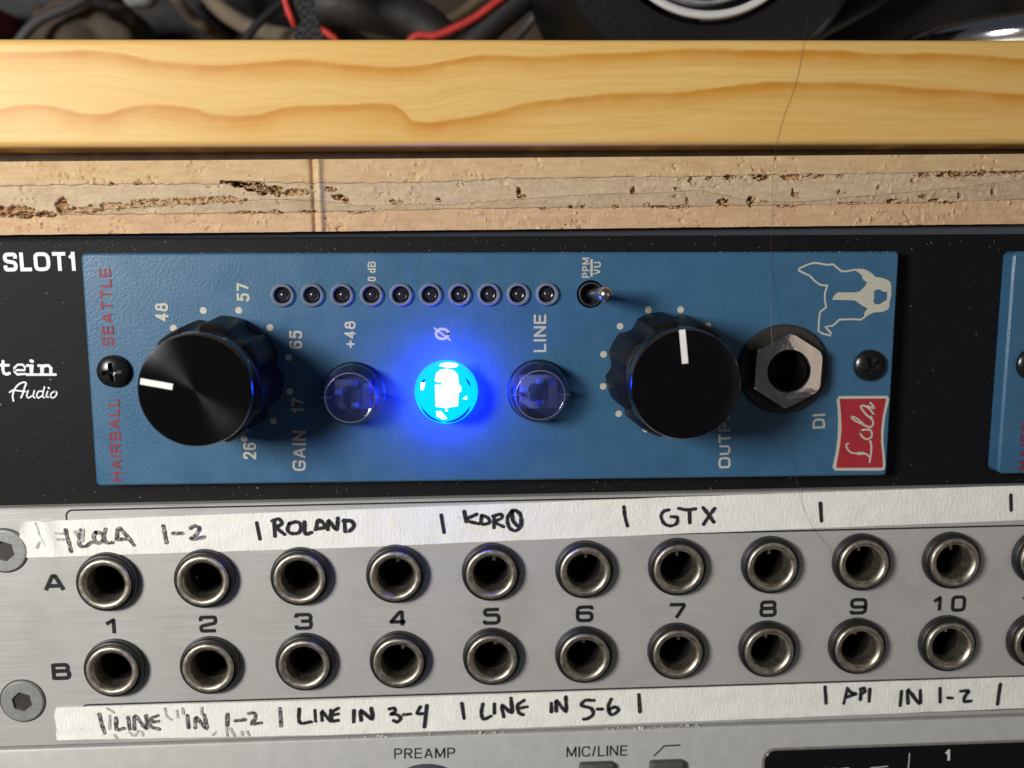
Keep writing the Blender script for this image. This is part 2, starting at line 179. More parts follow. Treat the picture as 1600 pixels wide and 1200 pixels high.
def plate(name, outer, y0, y1, holes=(), chamfer=0.0, smooth=30):
    """plate in the XZ plane, front face at y0, edge running back to y1; outer counter-clockwise"""
    inner = outer
    if chamfer:
        cx = sum(p[0] for p in outer) / len(outer)
        n = len(outer)
        inner = []
        for i in range(n):
            a, b, c = outer[i - 1], outer[i], outer[(i + 1) % n]
            d1 = Vector((b[0] - a[0], b[1] - a[1])).normalized()
            d2 = Vector((c[0] - b[0], c[1] - b[1])).normalized()
            nn = Vector((-(d1.y + d2.y), d1.x + d2.x))
            nn = nn.normalized() if nn.length > 1e-6 else Vector((-d1.y, d1.x))
            inner.append((b[0] + nn.x * chamfer, b[1] + nn.y * chamfer))
    pts, tris = fill(inner, holes)
    vs = [(x, y0, z) for x, z in pts]
    fs = list(tris)
    n = len(outer)
    if chamfer:
        b = len(vs)
        vs += [(x, y0 + chamfer, z) for x, z in outer]
        fs += [(i, (i + 1) % n, b + (i + 1) % n, b + i) for i in range(n)]
    else:
        b = 0
    c = len(vs)
    vs += [(x, y1, z) for x, z in outer]
    fs += [(b + i, b + (i + 1) % n, c + (i + 1) % n, c + i) for i in range(n)]
    if not holes:
        fs.append(tuple(c + i for i in range(n)))
    off = len(inner)
    for h in holes:
        m = len(h)
        e = len(vs)
        vs += [(x, min(y0 + 3.0, y1 - .05), z) for x, z in h]
        fs += [(off + i, off + (i + 1) % m, e + (i + 1) % m, e + i) for i in range(m)]
        off += m
    return mesh(name, vs, fs, smooth)

def box(name, x0, x1, y0, y1, z0, z1, r=0.0):
    bm = bmesh.new()
    bmesh.ops.create_cube(bm, size=1)
    for v in bm.verts:
        v.co = Vector((x0 + (v.co.x + .5) * (x1 - x0), y0 + (v.co.y + .5) * (y1 - y0), z0 + (v.co.z + .5) * (z1 - z0))) * MM
    if r:
        bmesh.ops.bevel(bm, geom=bm.edges[:], offset=r * MM, segments=3, affect='EDGES', profile=.5)
    me = bpy.data.meshes.new(name)
    bm.to_mesh(me)
    bm.free()
    if r:
        me.polygons.foreach_set('use_smooth', [True] * len(me.polygons))
        me.set_sharp_from_angle(angle=math.radians(50))
    return me

def catmull(pts, per=6):
    if len(pts) < 3:
        return [Vector(p) for p in pts]
    P = [Vector(p) for p in pts]
    P = [P[0] * 2 - P[1]] + P + [P[-1] * 2 - P[-2]]
    out = []
    for i in range(1, len(P) - 2):
        a, b, c, d = P[i - 1], P[i], P[i + 1], P[i + 2]
        for k in range(per):
            t = k / per
            out.append(.5 * (2 * b + (c - a) * t + (2 * a - 5 * b + 4 * c - d) * t * t + (3 * b - a - 3 * c + d) * t ** 3))
    out.append(P[-2])
    return out

def fillet(pts, r, n=4):
    """polyline with rounded corners"""
    out = [Vector(pts[0])]
    for i in range(1, len(pts) - 1):
        a, b, c = Vector(pts[i - 1]), Vector(pts[i]), Vector(pts[i + 1])
        u, w = (a - b), (c - b)
        rr = min(r, u.length * .49, w.length * .49)
        p, q = b + u.normalized() * rr, b + w.normalized() * rr
        for k in range(n + 1):
            t = k / n
            out.append(p * (1 - t) ** 2 + b * 2 * t * (1 - t) + q * t * t)
    out.append(Vector(pts[-1]))
    return out

def ribbon(pts, w, y, vs, fs, round_cap=True, jitter=0.0):
    """flat stroke of width w along 2-D points (x, z), appended to vs / fs on the plane y"""
    P = [Vector(p) for p in pts]
    n = len(P)
    b = len(vs)
    for i in range(n):
        d = (P[min(i + 1, n - 1)] - P[max(i - 1, 0)])
        d = d.normalized() if d.length > 1e-9 else Vector((1, 0))
        nn = Vector((-d.y, d.x))
        k = 1.0
        if 0 < i < n - 1:
            d1 = (P[i] - P[i - 1]).normalized()
            k = 1 / max(.6, abs(d1.dot(d)))
        hw = w * .5 * k * (1 + jitter * (random.random() - .5))
        vs += [(P[i].x + nn.x * hw, y, P[i].y + nn.y * hw), (P[i].x - nn.x * hw, y, P[i].y - nn.y * hw)]
    for i in range(n - 1):
        fs.append((b + 2 * i, b + 2 * i + 1, b + 2 * i + 3, b + 2 * i + 2))
    if round_cap:
        for e, s in ((0, 1), (n - 1, -1)):
            q = P[1] - P[0] if e == 0 else P[-1] - P[-2]
            q = q.normalized() if q.length > 1e-9 else Vector((1, 0))
            a0 = math.atan2(q.y, q.x) + (math.pi / 2 if e == 0 else -math.pi / 2)
            c0 = len(vs)
            m = 6
            for k in range(m + 1):
                a = a0 + math.pi * k / m
                vs.append((P[e].x + w * .5 * math.cos(a), y, P[e].y + w * .5 * math.sin(a)))
            fs.append(tuple(range(c0, c0 + m + 1)))

def strokes(name, lines, y, w=None, per=6, smooth=True, jitter=0.0, cap=True):
    vs, fs = [], []
    for i, l in enumerate(lines):
        if w is None:
            pts, ww = l
        else:
            pts, ww = l, w
        p = catmull(pts, per) if smooth else [Vector(q) for q in pts]
        ribbon(p, ww, y - .006 * i, vs, fs, cap, jitter)
    return mesh(name, vs, fs)

def text_mesh(name, s, p0, p1, h, y, bold=0.03, kx=True):
    """built-in font fitted between two base-line points with capital height h, standing on plane y"""
    cu = bpy.data.curves.new('t', 'FONT')
    cu.body = s
    cu.size = 1
    cu.offset = bold
    cu.resolution_u = 4
    o = bpy.data.objects.new('t', cu)
    COL.objects.link(o)
    dg = bpy.context.evaluated_depsgraph_get()
    me = bpy.data.meshes.new_from_object(o.evaluated_get(dg))
    bpy.data.objects.remove(o)
    bpy.data.curves.remove(cu)
    co = np.empty(len(me.vertices) * 3)
    me.vertices.foreach_get('co', co)
    co = co.reshape(-1, 3)
    x0, x1 = co[:, 0].min(), co[:, 0].max()
    z0, z1 = co[:, 1].min(), co[:, 1].max()
    a, b = Vector(p0), Vector(p1)
    d = (b - a)
    L_ = d.length
    d.normalize()
    up = Vector((-d.y, d.x))
    u = (co[:, 0] - x0) / (x1 - x0) * L_
    v = (co[:, 1] - z0) / (z1 - z0) * h
    out = np.empty_like(co)
    out[:, 0] = (a.x + d.x * u + up.x * v) * MM
    out[:, 1] = y * MM
    out[:, 2] = (a.y + d.y * u + up.y * v) * MM
    me.vertices.foreach_set('co', out.ravel())
    me.materials.clear()
    me.name = name
    me.update()
    return me

# a plain bold sans drawn with strokes: (width / cap height, [(round?, points)])
FONT = {
 'H': (.74, [(0, [(0, 0), (0, 1)]), (0, [(1, 0), (1, 1)]), (0, [(0, .52), (1, .52)])]),
 'A': (.80, [(0, [(0, -.05), (.46, 1)]), (0, [(.54, 1), (1, -.05)]), (0, [(.2, .28), (.8, .28)])]),
 'I': (.0, [(0, [(.5, 0), (.5, 1)])]),
 'R': (.74, [(0, [(0, 0), (0, 1)]), (1, [(0, 1), (.94, 1), (.94, .5), (0, .5)]), (0, [(.5, .5), (1, -.03)])]),
 'B': (.74, [(0, [(0, 0), (0, 1)]), (1, [(0, 1), (.93, 1), (.93, .53), (0, .53)]), (1, [(0, .53), (1, .53), (1, 0), (0, 0)])]),
 'L': (.60, [(0, [(0, 0), (0, 1)]), (0, [(0, 0), (1, 0)])]),
 'S': (.72, [(1, [(1, .72), (1, 1), (0, 1), (0, .56), (1, .46), (1, 0), (0, 0), (0, .28)])]),
 'E': (.66, [(0, [(0, 0), (0, 1)]), (0, [(0, 1), (1, 1)]), (0, [(0, .52), (.94, .52)]), (0, [(0, 0), (1, 0)])]),
 'T': (.68, [(0, [(0, 1), (1, 1)]), (0, [(.5, .9), (.5, 0)])]),
 'G': (.80, [(1, [(1, .72), (1, 1), (0, 1), (0, 0), (1, 0), (1, .46)]), (0, [(.5, .44), (1, .44)])]),
 'N': (.76, [(0, [(0, 0), (0, 1)]), (0, [(1, 0), (1, 1)]), (0, [(.02, 1), (.98, 0)])]),
 'P': (.70, [(0, [(0, 0), (0, 1)]), (1, [(0, 1), (1, 1), (1, .46), (0, .46)])]),
 'M': (.90, [(0, [(0, 0), (0, 1)]), (0, [(1, 0), (1, 1)]), (0, [(.03, 1), (.5, .05)]), (0, [(.97, 1), (.5, .05)])]),
 'V': (.76, [(0, [(0, 1.05), (.47, 0)]), (0, [(1, 1.05), (.53, 0)])]),
 'U': (.74, [(1, [(0, 1), (0, 0), (1, 0), (1, 1)])]),
 'O': (.84, [(1, [(0, .5), (0, 1), (1, 1), (1, 0), (0, 0), (0, .5)])]),
 'D': (.76, [(0, [(0, 0), (0, 1)]), (1, [(0, 1), (1, 1), (1, 0), (0, 0)])]),
 'C': (.76, [(1, [(1, .70), (1, 1), (0, 1), (0, 0), (1, 0), (1, .30)])]),
 'd': (.58, [(0, [(1, 0), (1, 1)]), (1, [(1, .66), (0, .66), (0, 0), (1, 0)])]),
 '/': (.36, [(0, [(0, -.05), (1, 1.05)])]), '+': (.62, [(0, [(0, .44), (1, .44)]), (0, [(.5, .10), (.5, .78)])]), ' ': (.06, []),
 '0': (.58, [(1, [(0, .5), (0, 1), (1, 1), (1, 0), (0, 0), (0, .5)])]),
 '1': (.36, [(0, [(.95, 0), (.95, 1)]), (0, [(.95, .96), (-.1, .70)])]),
 '2': (.58, [(1, [(0, .68), (0, 1), (1, 1), (1, .58), (.05, .04)]), (0, [(0, 0), (1, 0)])]),
 '4': (.62, [(0, [(.74, 0), (.74, 1)]), (0, [(.72, 1), (.02, .28)]), (0, [(0, .26), (1, .26)])]),
 '5': (.58, [(0, [(.12, 1), (.95, 1)]), (0, [(.12, 1), (.04, .48)]), (1, [(.02, .48), (.3, .64), (1, .64), (1, 0), (0, 0), (0, .24)])]),
 '6': (.58, [(1, [(1, .80), (1, 1), (0, 1), (0, 0), (1, 0), (1, .60), (.16, .60)])]),
 '7': (.58, [(0, [(0, 1), (1, 1)]), (0, [(.98, .98), (.36, -.02)])]),
 '8': (.66, [(1, [(.5, .54), (.10, .54), (.10, 1), (.90, 1), (.90, .54), (.5, .54)]), (1, [(.5, .53), (0, .53), (0, 0), (1, 0), (1, .53), (.5, .53)])]),
}
def sans(name, s, p0, p1, h, y, t=.19, gap=.17):
    """stroke lettering between two base-line points, capital height h, stroke t * h, on plane y"""
    a, b = Vector(p0), Vector(p1)
    d = b - a
    tot = sum(max(FONT[c][0], t) for c in s) + gap * (len(s) - 1)
    kx = d.length / tot
    d.normalize()
    up = Vector((-d.y, d.x))
    vs, fs = [], []
    x, i = 0.0, 0
    tt = t * h
    for c in s:
        w, lines = FONT[c]
        w = max(w, t) * kx
        for rnd, l in lines:
            q = [Vector((x + tt / 2 + u * max(0, w - tt), tt / 2 + v * (h - tt))) for u, v in l]
            if rnd:
                q = fillet(q, .30 * h, 5)
            else:
                e = (q[1] - q[0]).normalized() * tt * .5
                q = [q[0] - e, q[1] + e] if abs(e.x) < 1e-6 or abs(e.y) < 1e-6 else q
            q = [a + d * v.x + up * v.y for v in q]
            ribbon(q, tt, y - .014 * (i % 5), vs, fs, False)
            i += 1
        x += w + gap * kx
    return mesh(name, vs, fs)

def tube(name, pts, r, n=10, per=8, radii=None, smooth=True):
    P = catmull(pts, per) if smooth else [Vector(p) for p in pts]
    m = len(P)
    vs, fs = [], []
    up = Vector((.31, .2, .93)).normalized()
    for i in range(m):
        d = (P[min(i + 1, m - 1)] - P[max(i - 1, 0)]).normalized()
        s = d.cross(up).normalized()
        t = s.cross(d)
        rr = r if radii is None else np.interp(i / (m - 1), np.linspace(0, 1, len(radii)), radii)
        for k in range(n):
            a = 2 * math.pi * k / n
            q = P[i] + (s * math.cos(a) + t * math.sin(a)) * rr
            vs.append((q.x, q.y, q.z))
    for i in range(m - 1):
        for k in range(n):
            fs.append((i * n + k, i * n + (k + 1) % n, (i + 1) * n + (k + 1) % n, (i + 1) * n + k))
    fs.append(tuple(range(n)))
    fs.append(tuple((m - 1) * n + k for k in range(n)))
    return mesh(name, vs, fs, 60)

def polar(name, R, hfun, nr=28, na=72, smooth=25):
    """height field over a disc, y = hfun(r, angle)"""
    vs, fs = [(0, hfun(0, 0), 0)], []
    for i in range(1, nr + 1):
        r = R * i / nr
        for k in range(na):
            a = 2 * math.pi * k / na
            vs.append((r * math.cos(a), hfun(r, a), r * math.sin(a)))
    for k in range(na):
        fs.append((0, 1 + k, 1 + (k + 1) % na))
    for i in range(nr - 1):
        for k in range(na):
            a, b = 1 + i * na, 1 + (i + 1) * na
            fs.append((a + k, b + k, b + (k + 1) % na, a + (k + 1) % na))
    return mesh(name, vs, fs, smooth)

# smooth lattice noise in numpy
def vnoise(x, y, seed):
    g = np.random.default_rng(seed).random((256, 256))
    xi, yi = np.floor(x).astype(int), np.floor(y).astype(int)
    fx, fy = x - xi, y - yi
    fx, fy = fx * fx * (3 - 2 * fx), fy * fy * (3 - 2 * fy)
    f = lambda a, b: g[a % 256, b % 256]
    return (f(xi, yi) * (1 - fx) + f(xi + 1, yi) * fx) * (1 - fy) + (f(xi, yi + 1) * (1 - fx) + f(xi + 1, yi + 1) * fx) * fy

def fbm(x, y, seed, o=4):
    s, a, t = 0, 1, 0
    for i in range(o):
        s = s + a * vnoise(x * 2 ** i + 17 * i, y * 2 ** i + 5 * i, seed + i)
        t += a
        a *= .55
    return s / t - .5

# ------------------------------------------------------------------ materials
class N:
    """tiny node-tree builder; coordinates are object space in millimetres"""
    def __init__(s, name):
        s.m = bpy.data.materials.new(name)
        s.m.use_nodes = True
        s.t = s.m.node_tree
        s.b = s.t.nodes['Principled BSDF']
        s.out = s.t.nodes['Material Output']
        tc = s.t.nodes.new('ShaderNodeTexCoord')
        mp = s.t.nodes.new('ShaderNodeMapping')
        mp.inputs['Scale'].default_value = (1000, 1000, 1000)
        s.t.links.new(tc.outputs['Object'], mp.inputs['Vector'])
        s.co = mp.outputs[0]
    def node(s, typ, **kw):
        n = s.t.nodes.new('ShaderNode' + typ)
        for k, v in kw.items():
            setattr(n, k, v)
        return n
    def set(s, sock, v):
        if hasattr(v, 'is_output') or isinstance(v, bpy.types.NodeSocket):
            s.t.links.new(v, sock)
        else:
            if isinstance(v, (tuple, list)) and len(v) == 3 and sock.type == 'RGBA':
                v = (*v, 1)
            sock.default_value = v
    def scaled(s, sc):
        n = s.node('Mapping')
        s.t.links.new(s.co, n.inputs[0])
        n.inputs['Scale'].default_value = sc
        return n.outputs[0]
    def noise(s, scale=1.0, detail=4, rough=.55, dist=0.0, vec=None):
        n = s.node('TexNoise')
        s.t.links.new(vec or s.co, n.inputs['Vector'])
        n.inputs['Scale'].default_value = scale
        n.inputs['Detail'].default_value = detail
        n.inputs['Roughness'].default_value = rough
        n.inputs['Distortion'].default_value = dist
        return n.outputs['Fac']
    def vor(s, scale=1.0, feature='F1', vec=None):
        n = s.node('TexVoronoi', feature=feature)
        s.t.links.new(vec or s.co, n.inputs['Vector'])
        n.inputs['Scale'].default_value = scale
        return n.outputs['Distance']
    def remap(s, v, a, b, c=0.0, d=1.0, smooth=False):
        n = s.node('MapRange', clamp=True)
        if smooth:
            n.interpolation_type = 'SMOOTHSTEP'
        s.set(n.inputs['Value'], v)
        for k, q in zip(('From Min', 'From Max', 'To Min', 'To Max'), (a, b, c, d)):
            n.inputs[k].default_value = q
        return n.outputs['Result']
    def math(s, op, a, b=0.0):
        n = s.node('Math', operation=op)
        s.set(n.inputs[0], a)
        s.set(n.inputs[1], b)
        return n.outputs[0]
    def mix(s, f, a, b):
        n = s.node('Mix', data_type='RGBA')
        s.set(n.inputs['Factor'], f)
        s.set(n.inputs['A'], a) if False else s.set(n.inputs[6], a)
        s.set(n.inputs[7], b)
        return n.outputs[2]
    def bump(s, h, strength=.5, dist=.1, normal=None):
        n = s.node('Bump')
        n.inputs['Strength'].default_value = strength
        n.inputs['Distance'].default_value = dist * MM
        s.set(n.inputs['Height'], h)
        if normal is not None:
            s.set(n.inputs['Normal'], normal)
        return n.outputs[0]
    def sep(s):
        n = s.node('SeparateXYZ')
        s.t.links.new(s.co, n.inputs[0])
        return n.outputs
    def done(s, col=None, rough=None, metal=None, normal=None, spec=None, coat=None):
        for k, v in (('Base Color', col), ('Roughness', rough), ('Metallic', metal), ('Normal', normal), ('Specular IOR Level', spec), ('Coat Weight', coat)):
            if v is not None:
                s.set(s.b.inputs[k], v)
        return s.m

def simple(name, col, rough=.5, metal=0.0, spec=.5, var=.15, vs=.6, bump=0.0, bs=2.0, coat=None):
    n = N(name)
    f = n.remap(n.noise(vs, 5), .3, .7)
    c = n.mix(f, tuple(x * (1 - var) for x in col), tuple(min(1, x * (1 + var)) for x in col))
    nm = n.bump(n.noise(bs, 4), .6, bump) if bump else None
    r = n.remap(n.noise(vs * 2.3, 4), .3, .7, rough * .85, min(1, rough * 1.15))
    return n.done(c, r, metal, nm, spec, coat)

def mat_blue():
    n = N('blue_textured_paint')
    peel = n.noise(2.1, 2, .5)
    fine = n.noise(5.0, 2, .5)
    h = n.math('ADD', n.math('MULTIPLY', peel, 1.0), n.math('MULTIPLY', fine, .25))
    c = n.mix(n.remap(n.noise(.25, 4), .3, .7), (.032, .108, .205), (.040, .126, .235))
    specks = n.remap(n.vor(.55), .06, .03)
    big = n.remap(n.noise(.3, 3), .55, .62)
    c = n.mix(n.math('MULTIPLY', n.math('MULTIPLY', specks, big), .5), c, (.45, .47, .5))
    sm = n.remap(n.noise(.16, 5, .6), .35, .68, .34, .52)
    return n.done(c, sm, 0, n.bump(h, .5, .085), .45)

def mat_black_panel():
    n = N('black_powder_coat')
    fine = n.noise(6.0, 3, .6)
    mid = n.noise(2.2, 2, .5)
    h = n.math('ADD', fine, n.math('MULTIPLY', mid, .6))
    c = n.mix(n.remap(n.noise(5.5, 3, .7), .52, .74), (.0042, .0045, .0056), (.026, .027, .031))
    d = n.vor(.42)
    specks = n.math('MULTIPLY', n.remap(d, .085, .04), n.remap(n.noise(.5, 3), .52, .60))
    c = n.mix(n.math('MULTIPLY', specks, .55), c, (.36, .36, .37))
    return n.done(c, .55, 0, n.bump(h, .6, .10), .16)

def mat_alu():
    n = N('brushed_aluminium')
    st = n.noise(1.0, 4, .6, vec=n.scaled((.06, 1, 7)))
    blot = n.noise(.09, 4, .6)
    c = n.mix(n.remap(st, .3, .7), (.50, .495, .49), (.60, .59, .58))
    c = n.mix(n.math('MULTIPLY', n.remap(blot, .5, .75), .35), c, (.34, .325, .32))
    sc = n.math('MULTIPLY', n.remap(n.noise(.55, 3, vec=n.scaled((.4, 1, 1.6))), .66, .74), .35)
    c = n.mix(sc, c, (.62, .61, .6))
    d = n.math('MULTIPLY', n.remap(n.vor(.33), .06, .03), .6)
    c = n.mix(d, c, (.75, .75, .74))
    r = n.remap(st, .3, .7, .36, .50)
    return n.done(c, r, .36, n.bump(st, .15, .04), .5)

def mat_grey_paint():
    n = N('grey_satin_paint')
    c = n.mix(n.remap(n.noise(.4, 4), .3, .7), (.44, .44, .435), (.50, .50, .495))
    c = n.mix(n.math('MULTIPLY', n.remap(n.noise(3.5, 3), .56, .72), .4), c, (.60, .60, .60))
    return n.done(c, .5, .15, n.bump(n.noise(5, 3), .4, .05), .5)

def mat_tape():
    n = N('white_tape')
    cr = n.noise(1.2, 4, .6, vec=n.scaled((2.0, 1, .7)))
    c = n.mix(n.remap(n.noise(.3, 5), .35, .7), (.86, .86, .83), (.79, .785, .745))
    stain = n.math('MULTIPLY', n.remap(n.noise(.8, 4), .64, .72), .3)
    c = n.mix(stain, c, (.42, .40, .36))
    return n.done(c, .75, 0, n.bump(cr, .6, .22), .25)

def mat_ink(name, col, lo, hi):
    n = N(name)
    f = n.remap(n.noise(2.2, 5, .7), lo, hi)
    c = n.mix(f, col, (.55, .54, .52))
    return n.done(c, .6, 0, None, .3)

def curve_of(n, pts, x0, x1, z0, z1):
    """z of a grain line as a function of x, through a float curve"""
    x = n.sep()[0]
    f = n.remap(x, x0, x1)
    fc = n.node('FloatCurve')
    n.t.links.new(f, fc.inputs['Value'])
    cv = fc.mapping.curves[0]
    q = [((px - x0) / (x1 - x0), (pz - z0) / (z1 - z0)) for px, pz in pts]
    q = [(min(1, max(0, a)), min(1, max(0, b))) for a, b in q]
    cv.points[0].location = q[0]
    cv.points[1].location = q[-1]
    for a in q[1:-1]:
        cv.points.new(*a)
    fc.mapping.update()
    return n.math('ADD', n.math('MULTIPLY', fc.outputs[0], z1 - z0), z0)

def mat_pine():
    n = N('pine')
    z = n.sep()[2]
    wob = n.math('MULTIPLY', n.math('SUBTRACT', n.noise(.30, 3, .45, vec=n.scaled((.4, .5, 1))), .5), 1.1)
    tot = core = dref = None
    for key, wu, wd, amp in (('grain_upper', .55, 3.0, 1.0), ('grain_lower', .5, 3.6, 1.0)):
        pts = D[key]
        zc = curve_of(n, pts, -86, 96, 30, 56)
        d = n.math('SUBTRACT', n.math('ADD', z, wob), zc)
        dref = d if dref is None else dref
        up = n.remap(d, 0, wu, 1, 0, True)
        dn = n.math('POWER', n.remap(d, -wd, 0, 0, 1), 1.15)
        k = n.math('MULTIPLY', n.math('MULTIPLY', up, dn), amp)
        d2 = n.math('ADD', d, n.math('MULTIPLY', n.noise(.5, 3, .6, vec=n.scaled((.12, 1, 1))), .9))
        thin = n.math('MULTIPLY', n.remap(n.math('ABSOLUTE', n.math('SUBTRACT', d2, .35)), 0, .38, 1, 0, True), .5)
        thin = n.math('MULTIPLY', thin, n.remap(n.noise(.12, 3, .5, vec=n.scaled((1, 1, .2))), .45, .6))
        k = n.math('MAXIMUM', k, thin)
        cr_ = n.remap(n.math('ABSOLUTE', n.math('ADD', d, .25)), 0, .75, 1, 0, True)
        core = cr_ if core is None else n.math('MAXIMUM', core, cr_)
        tot = k if tot is None else n.math('MAXIMUM', tot, k)
    # third, faint line close to the lower edge, and broad soft figure
    soft = n.remap(n.noise(.10, 4, .5, vec=n.scaled((.35, 1, 1.6))), .45, .75)
    fib = n.noise(1.6, 4, .6, vec=n.scaled((.05, 1, 3.0)))
    base = n.mix(n.remap(fib, .3, .7), (.66, .43, .135), (.72, .485, .175))
    base = n.mix(n.math('MULTIPLY', soft, .45), base, (.64, .345, .075))
    cv = n.node('CombineXYZ')
    n.t.links.new(n.math('MULTIPLY', n.sep()[0], .035), cv.inputs[0])
    n.t.links.new(n.math('MULTIPLY', dref, 1.3), cv.inputs[1])
    lines = n.remap(n.noise(1.0, 6, .68, vec=cv.outputs[0]), .46, .66)
    base = n.mix(n.math('MULTIPLY', lines, .38), base, (.56, .285, .055))
    amt = n.math('MULTIPLY', tot, n.remap(n.noise(.18, 3), .3, .6, .60, 1.0))
    col = n.mix(amt, base, (.55, .245, .030))
    col = n.mix(n.math('MULTIPLY', core, n.remap(n.noise(.16, 4, .6), .35, .65, .08, .55)), col, (.46, .19, .025))
    pore = n.remap(n.noise(2.4, 3, .6, vec=n.scaled((.09, 1, 2.2))), .62, .72)
    col = n.mix(n.math('MULTIPLY', pore, .22), col, (.50, .25, .05))
    return n.done(col, .46, 0, n.bump(fib, .12, .05), .4)

def mat_ply(name, a, b, torn):
    n = N(name)
    at = n.node('Attribute', attribute_name='torn')
    st = n.noise(.9, 5, .6, vec=n.scaled((.25, 1, 1.3)))
    c = n.mix(n.remap(st, .32, .68), a, b)
    c = n.mix(n.math('MULTIPLY', n.remap(n.noise(3.0, 4, .7), .55, .72), .35), c, tuple(min(.85, x * 1.35) for x in b))
    blot = n.remap(n.noise(.35, 3, .5, vec=n.scaled((.5, 1, 1))), .5, .7)
    c = n.mix(n.math('MULTIPLY', blot, .35), c, tuple(x * y for x, y in zip(a, (.92, .80, .78))))
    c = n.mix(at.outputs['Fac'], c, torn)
    return n.done(c, .8, 0, n.bump(n.noise(6, 4, .65, vec=n.scaled((.6, 1, 1.2))), .6, .07), .2)

def mat_clear(name, tint, refl_rough=.05, body=.12, bodycol=(.35, .4, .6)):
    """clear plastic: see-through with a fresnel gloss and a little milky body"""
    n = N(name)
    t = n.t
    tr = n.node('BsdfTransparent')
    tr.inputs[0].default_value = (*tint, 1)
    gl = n.node('BsdfGlossy')
    gl.inputs['Roughness'].default_value = refl_rough
    df = n.node('BsdfDiffuse')
    df.inputs[0].default_value = (*bodycol, 1)
    fr = n.node('Fresnel')
    fr.inputs['IOR'].default_value = 1.5
    m1, m2 = n.node('MixShader'), n.node('MixShader')
    m1.inputs[0].default_value = body
    t.links.new(tr.outputs[0], m1.inputs[1])
    t.links.new(df.outputs[0], m1.inputs[2])
    t.links.new(fr.outputs[0], m2.inputs[0])
    t.links.new(m1.outputs[0], m2.inputs[1])
    t.links.new(gl.outputs[0], m2.inputs[2])
    t.links.new(m2.outputs[0], n.out.inputs[0])
    return n.m

def mat_lit(name, col, strength, clear):
    """glowing clear plastic: part see-through, part emitting"""
    n = N(name)
    tr = n.node('BsdfTransparent')
    em = n.node('Emission')
    em.inputs[0].default_value = (*col, 1)
    em.inputs[1].default_value = strength
    mx = n.node('MixShader')
    mx.inputs[0].default_value = 1 - clear
    n.t.links.new(tr.outputs[0], mx.inputs[1])
    n.t.links.new(em.outputs[0], mx.inputs[2])
    n.t.links.new(mx.outputs[0], n.out.inputs[0])
    return n.m

def mat_spun():
    n = N('spun_black_anodised')
    n.b.inputs['Anisotropic'].default_value = .95
    n.b.inputs['Anisotropic Rotation'].default_value = .25
    tg = n.node('Tangent', direction_type='RADIAL', axis='Y')
    n.t.links.new(tg.outputs[0], n.b.inputs['Tangent'])
    x, y, z = n.sep()
    r = n.math('SQRT', n.math('ADD', n.math('MULTIPLY', x, x), n.math('MULTIPLY', z, z)))
    cx = n.node('CombineXYZ')
    n.t.links.new(r, cx.inputs[0])
    ring = n.noise(9.0, 3, .7, vec=cx.outputs[0])
    c = n.mix(n.remap(ring, .3, .7), (.016, .0165, .018), (.026, .0265, .029))
    return n.done(c, .17, .85, None, .5)

BLUE = mat_blue()
BLACK = mat_black_panel()
ALU = mat_alu()
GREYP = mat_grey_paint()
TAPE = mat_tape()
PINE = mat_pine()
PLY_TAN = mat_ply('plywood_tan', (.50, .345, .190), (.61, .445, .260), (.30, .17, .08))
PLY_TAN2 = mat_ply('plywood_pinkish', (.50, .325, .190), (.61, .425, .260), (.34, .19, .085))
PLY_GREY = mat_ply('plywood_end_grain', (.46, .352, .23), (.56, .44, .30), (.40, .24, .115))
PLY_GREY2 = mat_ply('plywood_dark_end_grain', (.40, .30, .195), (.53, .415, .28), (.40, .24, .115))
CREAM = simple('cream_ink', (.48, .465, .40), .6, var=.14, vs=2.5)
REDINK = simple('red_ink', (.20, .018, .040), .6, var=.15, vs=2)
BADGE = simple('badge_red', (.34, .018, .030), .55, var=.12, vs=1.2)
WHITEINK = simple('white_ink', (.70, .71, .74), .55, var=.08, vs=2)
BLACKINK = simple('black_ink', (.012, .012, .014), .5, var=.2)
INK = mat_ink('marker_ink', (.018, .018, .022), .60, .82)
INK_WORN = mat_ink('worn_marker_ink', (.05, .05, .055), .46, .70)
KNOB = simple('black_knob_plastic', (.0045, .0045, .0052), .46, var=.5, vs=1.2, bump=.04, bs=6, spec=.15)
KNOBCAP = mat_spun()
GLOSSCAP = simple('gloss_black_cap', (.0035, .0035, .005), .16, var=.2, spec=.22)
RIMGLOSS = simple('gloss_black_rim', (.005, .005, .006), .10, var=.1, spec=.5)
POINTER = simple('white_pointer', (.80, .80, .80), .45, var=.04)
SCREW = simple('black_oxide_steel', (.045, .045, .048), .27, .8, var=.25, vs=2)
CHROME = simple('chrome', (.70, .68, .66), .20, 1.0, var=.05)
NICKEL = simple('worn_nickel', (.50, .46, .385), .44, 1.0, var=.42, vs=1.1, bump=.02, bs=3)
BOREMAT = simple('dark_socket_inside', (.012, .011, .010), .5, var=.3)
COLLAR = simple('black_collar_plastic', (.010, .010, .0105), .42, var=.3, vs=1.4, bump=.03, bs=4)
RUBBER = simple('dark_washer', (.026, .022, .021), .6, var=.25, vs=1.0, bump=.03, bs=4)
ZINC = simple('zinc_screw', (.36, .37, .36), .42, .5, var=.12, vs=1.2, bump=.03, bs=3)
DARKHOLE = simple('dark_recess', (.02, .018, .016), .6)
CLEAR = mat_clear('clear_plastic', (.88, .90, .98), .04, .06, (.16, .22, .55))
LENS = mat_clear('meter_lens_plastic', (.75, .80, .88), .08, .30, (.55, .60, .70))
PAD = simple('switch_pad', (.08, .18, .85), .4, var=.1)
PCB = simple('switch_body', (.04, .07, .26), .5, var=.15)  # blue stands in for the lit button's glow inside the unlit caps
PCBDARK = simple('switch_well', (.012, .036, .17), .5, var=.15)

